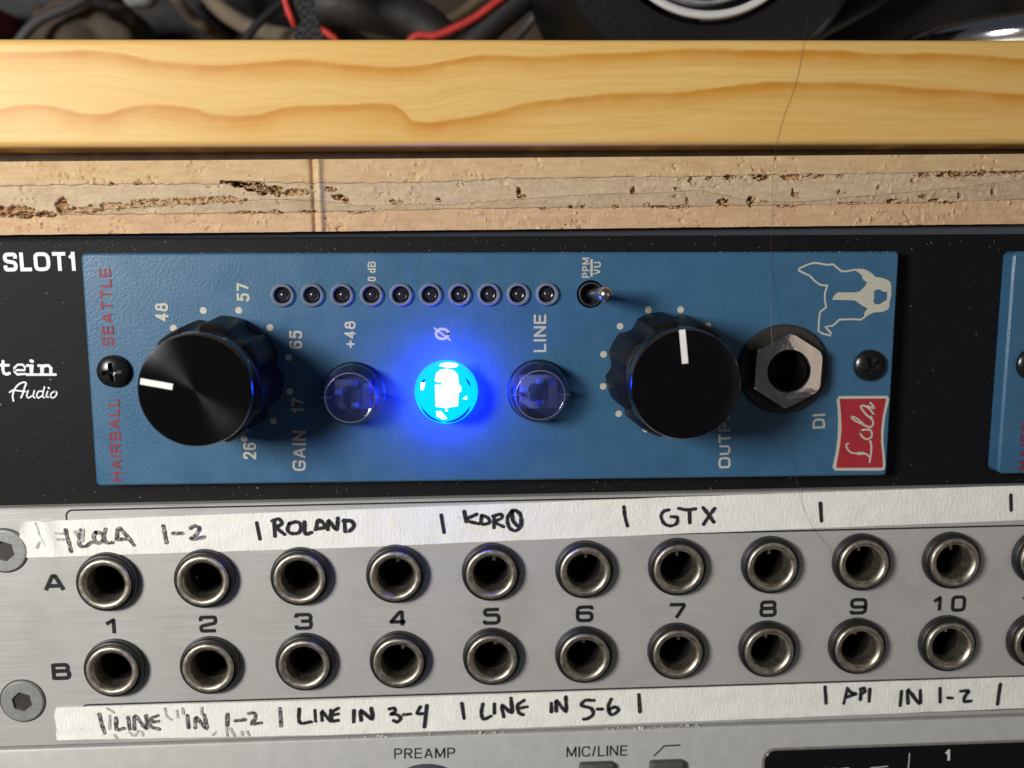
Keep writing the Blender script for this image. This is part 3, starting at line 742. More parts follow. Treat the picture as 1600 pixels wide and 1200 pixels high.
# ------------------------------------------------------------------ pine board
PB_ROT = -0.0082                      # the patch bay sits a hair crooked in the rack
def board_profile():
    yf, zt, zb, r1, r2 = -3.0, 51.85, 35.75, 1.0, 1.0
    p = [(210, zt)]
    for k in range(7):
        a = math.radians(90 * k / 6)
        p.append((yf + r1 - r1 * math.sin(a), zt - r1 + r1 * math.cos(a)))
    for k in range(11):
        a = math.radians(90 * k / 10)
        p.append((yf + r2 - r2 * math.cos(a), zb + r2 - r2 * math.sin(a)))
    p.append((210, zb))
    return p
pr = board_profile()
vs, fs = [], []
xs = np.linspace(-150, 160, 63)
for x in xs:
    t = .0065 * x
    vs += [(x, y + .05 * math.sin(x * .11), z + t) for y, z in pr]
m = len(pr)
for i in range(len(xs) - 1):
    for k in range(m):
        fs.append((i * m + k, i * m + (k + 1) % m, (i + 1) * m + (k + 1) % m, (i + 1) * m + k))
fs += [tuple(range(m)), tuple((len(xs) - 1) * m + k for k in range(m))]
obj('pine_board', mesh('pine_board', vs, fs, 40), PINE, label='yellow pine board with wavy orange grain and rounded edge, above the plywood', cat='board')

obj('gap_shade_strip', box('gap_shade_strip', -150, 160, 7, 60, 33.0, 36.2), simple('gap_shade_brown', (.10, .060, .035), .7, var=.3, vs=.3), rot=(0, -.0075, 0), label='added dark brown strip standing in for shade in the gap between the pine board and the plywood', cat='strip')  # added strip, its dark brown stands for the shade in the gap

# ------------------------------------------------------------------ plywood panel, torn edge, four plies
ply = thing('plywood_panel', 'rough plywood edge with torn plies and a vertical saw groove, under the pine board', 'plywood', (0, 0, 22.8))
XS = np.linspace(-108, 118, 1500)
top = 34.10 + .0096 * XS
bot = 22.75 + .0096 * XS + .10 * fbm(XS * .5, XS * 0, 91, 4)
itp = lambda k: np.interp(XS, [p[0] for p in D[k]], [p[1] for p in D[k]])
b1 = itp('ply_b1') + .45 * fbm(XS * .6, XS * 0 + 3, 31, 6)
b2 = itp('ply_b2') + .35 * fbm(XS * .4, XS * 0 + 3, 41, 4)
b3 = itp('ply_b3') + .34 * fbm(XS * .6, XS * 0 + 3, 51, 6)
b2 = np.minimum(np.maximum(b2, b3 + .25), b1 - .35)
(gx0, gz0), (gx1, gz1) = D['groove']
def ply_strip(name, za, zb, nv, seed, mat, rough, lift, ends):
    V = np.linspace(0, 1, nv)
    X = np.repeat(XS[:, None], nv, 1)
    Z = za[:, None] * (1 - V) + zb[:, None] * V
    xw = X + .5 * fbm(X * .8, Z * .8, 5, 3)
    zw = Z + .5 * fbm(X * .9, Z * .9, 8, 3)
    torn = np.zeros_like(X)
    for (vx, vz, rx, rz, dp) in D['voids']:
        s = np.abs(X - vx) < rx * 2.2 + 1
        if not s.any():
            continue
        q = ((xw - vx) / rx) ** 2 + ((zw - vz) / rz) ** 2
        big = .8 if dp > 1.9 else 2.6
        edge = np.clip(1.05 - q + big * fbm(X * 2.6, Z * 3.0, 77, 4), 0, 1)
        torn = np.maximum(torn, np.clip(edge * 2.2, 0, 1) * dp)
    fib = fbm(X * .9, Z * 1.1, seed, 5)
    chip = np.clip(fbm(X * 1.5, Z * 1.3, seed + 20, 4) - .15, 0, 1)
    grain = fbm(X * .16, Z * 2.2, seed + 40, 4)
    patch = np.clip(fbm(X * .12, Z * .35, seed + 80, 3) * 3 + .55, .1, 1.3)
    tear = np.clip(fbm(X * 1.1 + Z * .5, Z * 2.0, seed + 90, 3) - .13, 0, 1) * np.clip(fbm(X * .2, Z * .3, seed + 95, 2) * 4, 0, 1)
    Y = lift - rough * patch * (.55 * fib + 4.5 * chip) - .10 * grain + 2.2 * tear
    crumb = fbm(X * 1.7, Z * 2.6, seed + 60, 4)
    mid = (seed in (200, 300)) * (.15 * np.clip(fbm(X * 1.4, Z * 2.6, seed + 33, 3), -.2, 1))
    Y = Y + mid + torn * (.70 + 1.5 * crumb * (torn < 1.9))
    gap = np.clip(.5 + 2.2 * fbm(XS * .25, XS * 0, seed + 70, 3), .0, 1)[:, None] * .12
    Y = Y + gap * (ends[0] * np.exp(-((V * (nv - 1)) / .8) ** 2) + ends[1] * np.exp(-(((1 - V) * (nv - 1)) / .8) ** 2))
    gx = gx0 + (gx1 - gx0) * (gz0 - Z) / (gz0 - gz1)
    u = X - gx + .12 * fbm(X * 0, Z * 1.2, 3, 3)
    Y = Y + .60 * np.exp(-((u) / .38) ** 2) - .50 * np.exp(-((u - .95) / .55) ** 2)
    # flaps running back into the case
    X = np.concatenate([X[:, :1], X, X[:, -1:]], 1)
    Z2 = np.concatenate([Z[:, :1], Z, Z[:, -1:]], 1)
    Y = np.concatenate([np.full((len(XS), 1), 60.), Y, np.full((len(XS), 1), 60.)], 1)
    T = np.concatenate([torn[:, :1], torn, torn[:, -1:]], 1)
    n2 = nv + 2
    verts = np.stack([X, Y, Z2 - 22.8], 2).reshape(-1, 3)
    i = np.arange(len(XS) - 1)[:, None] * n2 + np.arange(n2 - 1)[None, :]
    F = np.stack([i, i + 1, i + n2 + 1, i + n2], 2).reshape(-1, 4)
    me = mesh(name, verts.tolist(), F.tolist(), 75)
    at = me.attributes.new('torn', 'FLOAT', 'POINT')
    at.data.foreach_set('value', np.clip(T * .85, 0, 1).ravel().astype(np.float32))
    return obj(name, me, mat, ply)
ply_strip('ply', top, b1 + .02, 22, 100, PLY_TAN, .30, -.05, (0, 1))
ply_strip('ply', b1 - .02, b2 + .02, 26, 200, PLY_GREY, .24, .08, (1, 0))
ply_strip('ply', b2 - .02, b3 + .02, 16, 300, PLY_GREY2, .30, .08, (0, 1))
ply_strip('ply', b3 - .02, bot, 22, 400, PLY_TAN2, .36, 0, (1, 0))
# splinters standing out of the big tear
vs, fs = [], []
sx, sz = 0, 0
vv = D['voids'][1]
for i in range(16):
    x0, z0 = vv[0] + .6 + random.uniform(-.3, 1.2), vv[1] + random.uniform(-.9, 1.5)
    a = random.uniform(1.9, 4.2)
    l = random.uniform(.8, 1.8)
    p = Vector((x0, .1, z0))
    q = p + Vector((math.cos(a) * l, -.45, math.sin(a) * l * .7))
    w = .09
    b = len(vs)
    vs += [(p.x, p.y, p.z + w - 22.8), (p.x + w, p.y, p.z - w - 22.8), (p.x - w, p.y + .1, p.z - w - 22.8), (q.x, q.y, q.z - 22.8)]
    fs += [(b, b + 1, b + 3), (b + 1, b + 2, b + 3), (b + 2, b, b + 3)]
for (vx, vz, rx, rz, dp) in D['voids']:
    for i in range(int(3 + rx * 4)):
        t = random.uniform(0, 6.28)
        k = random.uniform(.55, 1.25)
        p = Vector((vx + rx * k * math.cos(t), random.uniform(-.25, .25), vz + rz * k * math.sin(t)))
        a = random.choice([random.uniform(-.5, .5), random.uniform(2.6, 3.7), random.uniform(0, 6.28)])
        l, w = random.uniform(.2, .75), random.uniform(.04, .10)
        q = p + Vector((math.cos(a) * l, random.uniform(-.35, .1), math.sin(a) * l * .6))
        b = len(vs)
        vs += [(p.x, p.y, p.z + w - 22.8), (p.x + w, p.y, p.z - w - 22.8), (p.x - w, p.y + .1, p.z - w - 22.8), (q.x, q.y, q.z - 22.8)]
        fs += [(b, b + 1, b + 3), (b + 1, b + 2, b + 3), (b + 2, b, b + 3)]
o = obj('splinters', mesh('splinters', vs, fs), PLY_TAN, ply, kind='stuff')

# ------------------------------------------------------------------ black rack frame
YB = 3.2
rack = thing('rack_frame', 'black textured rack frame with white SLOT1 lettering behind the blue modules', 'rack', (0, YB, -23))
outer = [(-135, 0), (150, 0), (150, 45.1), (-135, 44.3)]
obj('faceplate', plate('rack_faceplate', outer, 0, 3, chamfer=.12), BLACK, rack)
obj('chassis', box('rack_chassis', -134, 149, 3.1, 90, .6, 43.6), DARKHOLE, rack)
def rel(pts, dz=23): return [(x, z + dz) for x, z in pts]
s, a, b, h = D['slot']
obj('slot_lettering', sans('slot_lettering', s, (a[0], a[1] + 23), (b[0], b[1] + 23), h, -.03, .20, .12), WHITEINK, rack, label='white SLOT1 lettering')
SC = 1 / 9.35
obj('maker_lettering', strokes('maker_lettering', [(rel(p), w * SC) for p, w in D['tein']], -.03, smooth=False), WHITEINK, rack, label='bold white slab lettering ending in tein')
obj('script_lettering', strokes('script_lettering', [(rel(p), w * SC) for p, w in D['audio']], -.03), WHITEINK, rack, label='white script word Audio')

# ------------------------------------------------------------------ blue preamp module
H0 = 19.05
def screw_mesh(name, R, turn):
    def h(r, a):
        t = r / R
        y = -1.45 * math.sqrt(max(0, 1 - (t * .93) ** 2)) - .15
        ca, sa = math.cos(a - turn), math.sin(a - turn)
        x, z = r * ca, r * sa
        w = .30 + .12 * (1 - r / (.62 * R)) if r < .62 * R else 0
        ins = (min(abs(x), abs(z)) < w and max(abs(x), abs(z)) < .55 * R)
        if ins:
            y += 1.15 * (1 - .55 * r / (.62 * R))
        if t > .97:
            y = -.25
        return y
    return polar(name, R, h, 44, 128, 30)
def place_module(name, label, cx, group):
    mod = thing(name, label, 'preamp', (cx, 0, -H0), group=group)
    return mod
G = (-44.98, -.72 + H0)
O = (27.51, -.45 + H0)
CAPS = [(-23.945, -3.9 + H0), (-8.679, -3.75 + H0), (6.617, -3.75 + H0)]
TOG = (15.2, 12.24 + H0)
NUT = (47.75, -.4 + H0)
LEDX = np.linspace(-34.98, 8.01, 10)
LEDZ = 12.28 + H0
mod = place_module('preamp_module', 'blue preamp module with two black knobs and a glowing blue button', 0, 'blue modules in the rack')
holes = [circle(TOG[0], TOG[1], 2.3), circle(NUT[0], NUT[1], 4.6)] + [circle(x, LEDZ, 1.42, 24) for x in LEDX]
outer = rrect(-66.675, 0, 66.675, 38.1, .7, 4)
obj('faceplate', plate('module_faceplate', outer, 0, YB - .01, holes, .28), BLUE, mod)
# printing
YT = -.03
for s, a, b, h, colr in D['module_text']:
    obj('lettering', sans('lettering', s, (a[0], a[1] + H0), (b[0], b[1] + H0), h, YT, .175 if colr == 'cream' else .185),
        CREAM if colr == 'cream' else REDINK, mod, label='%s word %s' % ('cream' if colr == 'cream' else 'dark red', s))
p = [(x, z + H0) for x, z in D['ppm_bar']]
obj('ruled_line', strokes('ruled_line', [p], YT, .38, smooth=False, cap=False), CREAM, mod)
px, pz = D['phase'][0], D['phase'][1] + H0
ring = [(px + 1.03 * math.cos(t), pz + .82 * math.sin(t)) for t in np.linspace(0, 2 * math.pi, 28)]
obj('phase_symbol', strokes('phase_symbol', [(ring, .44), ([(px - 1.25, pz + .95), (px + 1.25, pz - 1.0)], .30)], YT, smooth=False), CREAM, mod, label='cream slashed circle symbol')
dot = mesh('scale_dot', [(x, 0, z) for x, z in circle(0, 0, .56, 20)], [tuple(range(20))])
for (cx, cz), R in ((G, 10.95), (O, 10.4)):
    for k in range(12):
        a = math.radians(90 + 15 + 30 * k)
        obj('scale_dot', dot, CREAM, mod, (cx + R * math.cos(a), YT, cz + R * math.sin(a)))
sh = lambda l: [(x, z + H0) for x, z in l]
pts, tris = fill(sh(D['dog_fill']), [sh(D['dog_hole'])])
vs, fs = [(x, YT, z) for x, z in pts], list(tris)
ribbon([Vector(q) for q in sh(D['dog_line'])], .30, YT - .01, vs, fs)
obj('dog_emblem', mesh('dog_emblem', vs, fs), CREAM, mod, label='cream outline of a dog head lying on its side')
def smooth_loop(l, per=4):
    n = len(l)
    q = [l[-1]] + list(l) + [l[0], l[1]]
    return [tuple(v) for v in catmull(q, per)[per:-per - 1]]
pts, tris = fill(sh(D['lola_outer']))
bd = obj('name_badge', mesh('name_badge', [(x, YT, z) for x, z in pts], tris), CREAM, mod, label='red name badge with cream border')
pts, tris = fill(sh(D['lola_inner']))
obj('badge_field', mesh('badge_field', [(x, YT - .02, z) for x, z in pts], tris), BADGE, bd)
obj('script_lettering', strokes('badge_script', [(sh(p), w * SC) for p, w in D['lola_strokes']], YT - .04), CREAM, bd, label='cream script word Lola')

# knobs
def flute(a, y, r):
    if r < 8.6 or r > 9.9:
        return r
    k = (a * 8 / (2 * math.pi)) % 1.0
    d = abs(k - .5) * 2
    cut = max(0.0, 1 - (d / .47) ** 2)
    return r - .9 * cut * min(1, max(0, (y + 15.0) / 2.4 + .35))
KPROF = [(9.75, -.35), (9.8, -.6), (9.7, -4), (9.55, -8), (9.4, -11.6), (9.2, -12.6), (8.95, -13.1), (8.62, -13.4)]
CAPPROF_A = [(8.65, -13.35), (8.58, -13.5), (8.5, -14.2), (8.5, -15.9), (8.44, -16.35), (8.36, -16.7), (8.2, -16.98)]
skirt = lathe('knob_skirt', KPROF, 240, 17, True, False, flute)
rim = lathe('knob_rim', CAPPROF_A, 96, 60)
def cap_disc(name, dish):
    return lathe(name, [(8.2, -16.98), (8.05, -17.0), (6, -17.0 + dish * .5), (3, -17.0 + dish), (.05, -17.0 + dish * 1.1)], 96, 60, False, True)
shaft = lathe('knob_shaft', [(4.5, 0), (4.5, -.4)], 24)
for (cx, cz), lab, capmat, cm, ptr, rz in ((G, 'black fluted gain knob, white pointer to the left', KNOBCAP, cap_disc('spun_cap', 0.0), D['gain_ptr'], .22), (O, 'black fluted output knob, white pointer straight up', GLOSSCAP, cap_disc('gloss_cap', 0.0), D['out_ptr'], .50)):
    kn = obj('knob', skirt, KNOB, mod, (cx, 0, cz), label=lab)
    kn.rotation_euler = (0, rz, 0)
    e = -rz
    obj('rim', rim, RIMGLOSS, kn)
    obj('cap', cm, capmat, kn)
    obj('shaft', shaft, DARKHOLE, kn)
    (ax, az), (bx, bz) = ptr
    vs, fs = [], []
    q0, q1 = Vector((ax - cx, az + H0 - cz)), Vector((bx - cx, bz + H0 - cz))
    if q0.length > 8.35:
        q0 = q0 * (8.35 / q0.length)
    d = (q1 - q0).normalized()
    nn = Vector((-d.y, d.x)) * .46
    loop = [q0 - nn, q1 - nn, q1 + nn, q0 + nn]
    vs = [(p.x, -16.9, p.y) for p in loop] + [(p.x, -17.14, p.y) for p in loop]
    fs = [(4, 5, 6, 7), (0, 1, 5, 4), (1, 2, 6, 5), (2, 3, 7, 6), (3, 0, 4, 7)]
    po = obj('pointer', mesh('pointer', vs, fs), POINTER, kn)
    po.rotation_euler = (0, e, 0)

# illuminated push buttons
CAPP = [(5.25, 0), (5.25, -.5), (5.05, -.7), (5.0, -2.2), (4.85, -3.1), (4.5, -4.1), (4.2, -4.75), (4.02, -4.98), (3.9, -5.05)]
clear_cap = lathe('button_cap', CAPP + [(3.7, -4.9), (2, -4.95), (.02, -5.0)], 64, 40, False, True)
cap_ring = lathe('cap_ring', [(4.12, -4.93), (4.06, -5.08), (3.93, -5.12), (3.86, -5.0)], 64, 60)
RINGMAT = mat_clear('cap_edge_plastic', (.7, .72, .88), .12, .30, (.36, .40, .62))
base = lathe('button_base', [(4.7, -.12), (.02, -.12)], 40, 40, False, True)
def bx(name, x0, x1, z0, z1, y0, y1): return box(name, x0, x1, y0, y1, z0, z1)
well = bx('switch_well', -1.5, 1.3, -1.5, 1.4, -1.6, -.2)
PCB2 = simple('pale_switch_body', (.10, .13, .32), .5, var=.15)  # paler blue, the button glow again put into the colour
frame2 = box('switch_body_b', -3.2, 3.2, -1.3, -.2, -2.9, 2.8, .2)
frame = box('switch_body', -3.0, 3.0, -1.3, -.2, -2.6, 2.5, .2)
pad = box('contact_pad', -.62, .62, -1.75, -1.2, -.42, .42, .1)
rib = box('cap_rib', -.85, .85, -3.9, -.4, -.1, .1)
LABS = ['unlit clear round button beside the gain knob', 'glowing blue round button', 'unlit clear round button below the word LINE']
LIT_BODY = mat_lit('lit_cap_plastic', (.0, .023, 1.0), 46, .45)
LIT_TOP = mat_lit('lit_cap_top', (.0, .50, 1.0), 1.7, .10)
CRESCENT_SHADE = mat_lit('lit_cap_band', (.0, .03, 1.0), 0.9, .0)  # dim blue for the shade crescents drawn on the cap
LIT_CHIP_GLINT = mat_lit('light_chip', (.10, .16, 1.0), 26.0, 0.0)  # glow of the chip, shared by the painted glints
for i, (cx, cz) in enumerate(CAPS):
    if i != 1:
        c = obj('button', clear_cap, CLEAR, mod, (cx, 0, cz), label=LABS[i])
        obj('cap_ring', cap_ring, RINGMAT, c)
        obj('base', base, PCBDARK, c)
        obj('switch_body', frame if i == 0 else frame2, PCB if i == 0 else PCB2, c)
        obj('switch_well', well, PCBDARK, c)
        for qx, qz in ((.3, 1.75), (.35, -1.75), (2.35, 1.5), (-2.3, .4)):
            obj('contact_pad', pad, PAD, c, (qx, 0, qz))
        obj('cap_rib', rib, RINGMAT, c, (4.0, 0, -.1))
        obj('cap_rib', rib, RINGMAT, c, (-4.0, 0, -.1))
    else:
        body = lathe('lit_cap_top', [(4.25, -4.6), (4.1, -4.9), (3.9, -5.05), (2.5, -5.1), (.02, -5.12)], 64, 40, False, True)
        c = lit_button = obj('button', body, LIT_TOP, mod, (cx, 0, cz), label=LABS[i])
        obj('cap_band', lathe('lit_cap_band', [(4.92, -2.75), (4.6, -3.9), (4.27, -4.62)], 64, 60), LIT_TOP, c)
        obj('cap_rim', lathe('lit_cap_rim', [(5.25, -.05), (5.2, -.6), (5.02, -.8), (4.98, -2.2), (4.92, -2.78)], 64, 60), LIT_BODY, c)
        loc2 = lambda l: [(x - cx, z + H0 - cz) for x, z in l]
        cw = lambda l: l[::-1]
        obj('light_chip', plate('light_chip', cw(loc2(D['chip'])), -5.2, -4.0), LIT_CHIP_GLINT, c)
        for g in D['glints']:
            obj('glint', plate('glint', cw(loc2(g)), -5.19, -4.5), LIT_CHIP_GLINT, c)  # highlights on the cap painted as small glowing plates
        # shade inside the cap, drawn as darker blue crescents near its edge
        for a0, a1, w in ((205, 262, .42), (268, 335, .50), (140, 156, .30), (22, 40, .26)):
            arc = [(4.28 * math.cos(math.radians(t)), 4.28 * math.sin(math.radians(t))) for t in np.linspace(a0, a1, 18)]
            vs, fs = [], []
            for q_, p_ in enumerate(arc):
                k_ = w * math.sin(math.pi * (q_ + .6) / 18.2) ** .5
                r_ = math.hypot(*p_)
                vs += [(p_[0] * (1 + k_ / 2 / r_), -4.42, p_[1] * (1 + k_ / 2 / r_)), (p_[0] * (1 - k_ / 2 / r_), -4.95, p_[1] * (1 - k_ / 2 / r_))]
            fs = [(2 * q_, 2 * q_ + 1, 2 * q_ + 3, 2 * q_ + 2) for q_ in range(17)]
            obj('shade_crescent', mesh('shade_crescent', [(x, y - .08, z) for x, y, z in vs], fs), CRESCENT_SHADE, c)

l = bpy.data.lights.new('button_glow', 'POINT')
l.energy = 0.056
l.color = (0.0, 0.006, 1.0)
l.shadow_soft_size = .0024
l.specular_factor = .08
lo = bpy.data.objects.new('button_glow', l)
COL.objects.link(lo)
lo.parent = lit_button
lo.location = Vector((0, -3.0, 0)) * MM

# level meter
lens = lathe('meter_lens', [(1.92, -.02), (1.92, -.35), (1.75, -.62), (1.5, -.66), (1.34, -.45), (1.28, .4)], 32, 40)
inner = lathe('lamp_dome', [(1.40, 1.0), (1.25, .55), (.95, .28), (.75, .38), (.62, .2), (.3, .02), (.02, -.02)], 32, 40, False, True)
METERIN = simple('dark_meter_lamp', (.022, .022, .032), .2, var=.2)
names = ['first', 'second', 'third', 'fourth', 'fifth', 'sixth', 'seventh', 'eighth', 'ninth', 'tenth']
for i, x in enumerate(LEDX):
    le = obj('meter_light', lens, LENS, mod, (x, 0, LEDZ))
    obj('lamp_dome', inner, METERIN, le)

# toggle switch
tg = obj('toggle_switch', lathe('toggle_bushing', [(2.02, 2.6), (2.02, -.15), (1.95, -.3), (1.75, -.32), (1.62, -.12)], 40, 40), CHROME, mod, (TOG[0], 0, TOG[1]), label='chrome toggle switch')
obj('switch_well', lathe('toggle_well', [(1.63, -.1), (1.58, 2.2), (.02, 2.4)], 32, 40, False, True), DARKHOLE, tg)
obj('lever', tube('toggle_lever', [(-.25, 2.2, 0), (.1, -1, .1), (.55, -5, .28), (.9, -8, .42), (1.02, -9, .46), (1.07, -9.5, .48)], 1, 20, 6, [.68, .75, .92, 1.1, 1.2, 1.18]), CHROME, tg)
bm = bmesh.new()
bmesh.ops.create_uvsphere(bm, u_segments=24, v_segments=12, radius=1.2 * MM)
me = bpy.data.meshes.new('lever_tip')
bm.to_mesh(me)
bm.free()
me.polygons.foreach_set('use_smooth', [True] * len(me.polygons))
obj('lever_tip', me, CHROME, tg, (1.07, -9.5, .48))

# instrument jack
jk = obj('instrument_jack', lathe('jack_washer', [(7.5, -.02), (7.5, -.75), (7.3, -.95), (4.4, -.95)], 64, 30), RUBBER, mod, (NUT[0], 0, NUT[1]), label='instrument jack with hexagonal chrome nut')
hexo = [(6.35 * math.cos(math.radians(88 - 60 * k)), 6.35 * math.sin(math.radians(88 - 60 * k))) for k in range(6)][::-1]
n_ = 96
vs, fs = [], []
def hexr(a): return min(6.35, 5.5 / max(.01, math.cos(((a - math.radians(88 + 30) + math.pi / 6) % (math.pi / 3)) - math.pi / 6)))
rings = [(0, -1.0), (0, -2.85), (1, -3.10), (2, -3.26), (3, -3.34), (4, -3.1), (4.5, -2.2)]
for kind_, y in rings:
    for k in range(n_):
        a = 2 * math.pi * k / n_
        r = {0: hexr(a), 1: min(hexr(a), 6.0), 2: min(hexr(a) - .1, 4.6), 3: 3.62, 4: 3.42, 4.5: 3.38}[kind_]
        vs.append((r * math.cos(a), y + (.02 * math.sin(3 * a) if kind_ in (1, 2) else 0), r * math.sin(a)))
for i in range(len(rings) - 1):
    for k in range(n_):
        fs.append((i * n_ + k, i * n_ + (k + 1) % n_, (i + 1) * n_ + (k + 1) % n_, (i + 1) * n_ + k))
obj('hex_nut', mesh('hex_nut', vs, fs, 25), simple('polished_nut', (.72, .68, .64), .14, 1.0, var=.15, vs=.5, bump=.22, bs=.30), jk)
obj('bore', lathe('jack_bore', [(3.37, -2.3), (3.34, 9), (.02, 9)], 40, 40, False, True), BOREMAT, jk)

# screws
for sx_, lab, tn in ((-62.55, 'black cross-head screw beside the red lettering', .12), (62.45, 'black cross-head screw between the dog emblem and the badge', .55)):
    obj('screw', screw_mesh('screw', 2.68, tn), SCREW, mod, (sx_, 0, .1 + H0), label=lab)

# second module, only its left end is in view
X2 = 86.2
mod2 = place_module('preamp_module', 'second blue module cut off by the right edge of the picture', X2 + 66.675, 'blue modules in the rack')
obj('faceplate', plate('module_faceplate_b', rrect(-66.675, 0, -5, 38.1, 1.1, 5), 0, YB - .01, (), .34), BLUE, mod2)
for s, a, b, h, colr in D['module_text'][:2]:
    obj('lettering', sans('lettering', s, (a[0] + .9, a[1] + H0), (b[0] + .9, b[1] + H0), h, YT, .185), REDINK, mod2, label='dark red word ' + s)
obj('screw', screw_mesh('screw', 2.68, .3), SCREW, mod2, (-62.4, 0, .1 + H0), label='black cross-head screw on the second module')

# ------------------------------------------------------------------ patch bay
SP, RS = 16.0507, 15.3115
YP = 1.0
PBL = (6.567, YP, -34.792)
pb = thing('patch_bay', 'brushed silver patch bay with two rows of numbered jack sockets', 'patch bay', PBL, (0, PB_ROT, 0))
cols = list(range(1, 13))
JX = [(k - 5.5) * 16.144 + .07 for k in cols]
holes = [circle(x, z, 4.4, 28) for x in JX for z in (-.32, -.32 - 15.4)]
outer = [(-130, -29.95), (140, -29.95), (140, 12.55), (-130, 12.55)]
obj('faceplate', plate('patch_bay_faceplate', outer, 0, 2.0, holes, .3), ALU, pb)
obj('chassis', box('patch_bay_chassis', -128, 138, 12, 80, -29, 12), DARKHOLE, pb)
collar = lathe('jack_collar', [(5.06, -.02), (5.08, -.2), (5.02, -.38), (5.06, -.55), (5.04, -.95), (4.96, -1.25), (4.82, -1.42), (4.5, -1.48), (4.1, -1.4)], 56, 45)
ringm = lathe('jack_ring', [(4.3, -1.3), (4.3, -1.9), (4.22, -2.05), (4.08, -2.1), (3.68, -2.1), (3.5, -2.02), (3.18, -1.6), (3.08, -1.2), (3.04, 1.6)], 56, 45)
bore = lathe('jack_bore_inner', [(3.05, 1.5), (3.0, 9.5), (.02, 9.5)], 32, 40, False, True)
contact = box('spring_contact', -.28, .28, 1.0, 7, -.5, .9, .1)
for r_, (z, row) in enumerate(((-.32, 'A'), (-.32 - 15.4, 'B'))):
    for k, x in zip(cols, JX):
        j = obj('jack_socket', collar, COLLAR, pb, (x + random.uniform(-.09, .09), random.uniform(-.12, 0), z + random.uniform(-.09, .09)), label='jack socket %s%d' % (row, k))
        rg = obj('ring', ringm, NICKEL, j)
        rg.rotation_euler = (0, random.uniform(0, 6.2), 0)
        obj('bore', bore, BOREMAT, j)
        if k >= 4:
            obj('spring_contact', contact, NICKEL, j, (.35 + random.uniform(-.3, .3), random.uniform(-.6, .4), 2.0))
# wide numerals drawn with strokes
GL = {'0': [[(0, .5), (0, 1), (1, 1), (1, 0), (0, 0), (0, .5)]], '1': [[(.12, .70), (.62, 1), (.62, 0)]],
      '2': [[(0, .72), (0, 1), (1, 1), (1, .56), (0, .36), (0, 0), (1, 0)]], '3': [[(0, .78), (0, 1), (1, 1), (1, .52), (.32, .52)], [(.7, .52), (1, .52), (1, 0), (0, 0), (0, .24)]],
      '4': [[(.78, 0), (.78, 1), (.62, 1), (0, .28), (1.0, .28)]], '5': [[(1, 1), (.02, 1), (.02, .60), (1, .60), (1, 0), (0, 0), (0, .22)]],
      '6': [[(1, .80), (1, 1), (0, 1), (0, 0), (1, 0), (1, .56), (.02, .56)]], '7': [[(0, 1), (1, 1), (1, .86), (.46, 0)]],
      '8': [[(.5, .53), (.03, .53), (.03, 1), (.97, 1), (.97, .53), (.5, .53)], [(.5, .53), (0, .53), (0, 0), (1, 0), (1, .53), (.5, .53)]],
      '9': [[(0, .2), (0, 0), (1, 0), (1, 1), (0, 1), (0, .44), (.98, .44)]],
      'A': [[(0, 0), (.42, 1), (.58, 1), (1, 0)], [(.18, .30), (.82, .30)]], 'B': [[(0, -.1), (0, 1.1)], [(0, 1), (.94, 1), (.94, .54), (0, .54)], [(0, .54), (1, .54), (1, 0), (0, 0)]]}
def glyphs(name, s, cx, cz, w, h, t, gap=.9):
    n = len(s)
    tw = n * w + (n - 1) * gap
    lines = []
    for i, ch in enumerate(s):
        x0 = cx - tw / 2 + i * (w + gap)
        for l in GL[ch]:
            q = [(x0 + t / 2 + u * (w - t), cz - h / 2 + t / 2 + v * (h - t)) for u, v in l]
            lines.append((fillet(q, .75 if ch not in '1247A' else (.42 if ch == '2' else .12)), t))
    return strokes(name, lines, -.03, smooth=False, cap=False)
NUMX, NUMZ = .15, -8.6
for k, x in zip(cols, JX):
    obj('number', glyphs('number', str(k), (k - 5.5) * 16.18 + NUMX, NUMZ, 3.15 if k < 10 else 2.75, 3.1, .66), BLACKINK, pb, label='black printed number %d' % k)
obj('row_letter', glyphs('row_letter', 'A', -81.7, -.6, 3.7, 3.2, .72), BLACKINK, pb, label='black letter A')
obj('row_letter', glyphs('row_letter', 'B', -81.75, -16.4, 3.3, 3.1, .72), BLACKINK, pb, label='black letter B')
obj('row_letter', strokes('row_mark', [[(-93.2, -.9), (-91.2, -.9)]], -.03, .8), BLACKINK, pb, label='end of a black printed mark')
# printed frames round the label strips
for z0, z1 in ((5.45, 12.0), (-28.85, -22.62)):
    fr = rrect(-78.8, z0, 137, z1, 1.0, 4)
    obj('printed_frame', strokes('printed_frame', [fr + [fr[0]]], -.02, .30, smooth=False, cap=False), BLACKINK, pb)
# hexagon-socket screws
def hex_screw(R):
    def h(r, a):
        hx = 1.75 / max(.01, math.cos(((a + .35) % (math.pi / 3)) - math.pi / 6)) * .87
        y = -.45
        if r < hx:
            y = 1.4
        if r > .94 * R:
            y = -.45 + .4 * (r / R - .94) / .06
        return y
    return polar('hex_socket_screw', R, h, 52, 120, 30)
hs = hex_screw(3.7)
for (x, z), lab in (((-89.3, 5.3), 'hexagon-socket screw half under the upper tape'), ((-88.6, -21.5), 'hexagon-socket screw by the letter B')):
    q = obj('screw', hs, ZINC, pb, (x, 0, z), label=lab)
    obj('socket_floor', lathe('socket_floor', [(1.9, -.1), (.02, -.1)], 24, 30, False, True), simple('screw_socket', (.05, .045, .04), .5, .3), q)
    obj('rim_line', lathe('rim_line', [(3.9, -.025), (3.66, -.03)], 48), BLACKINK, q)

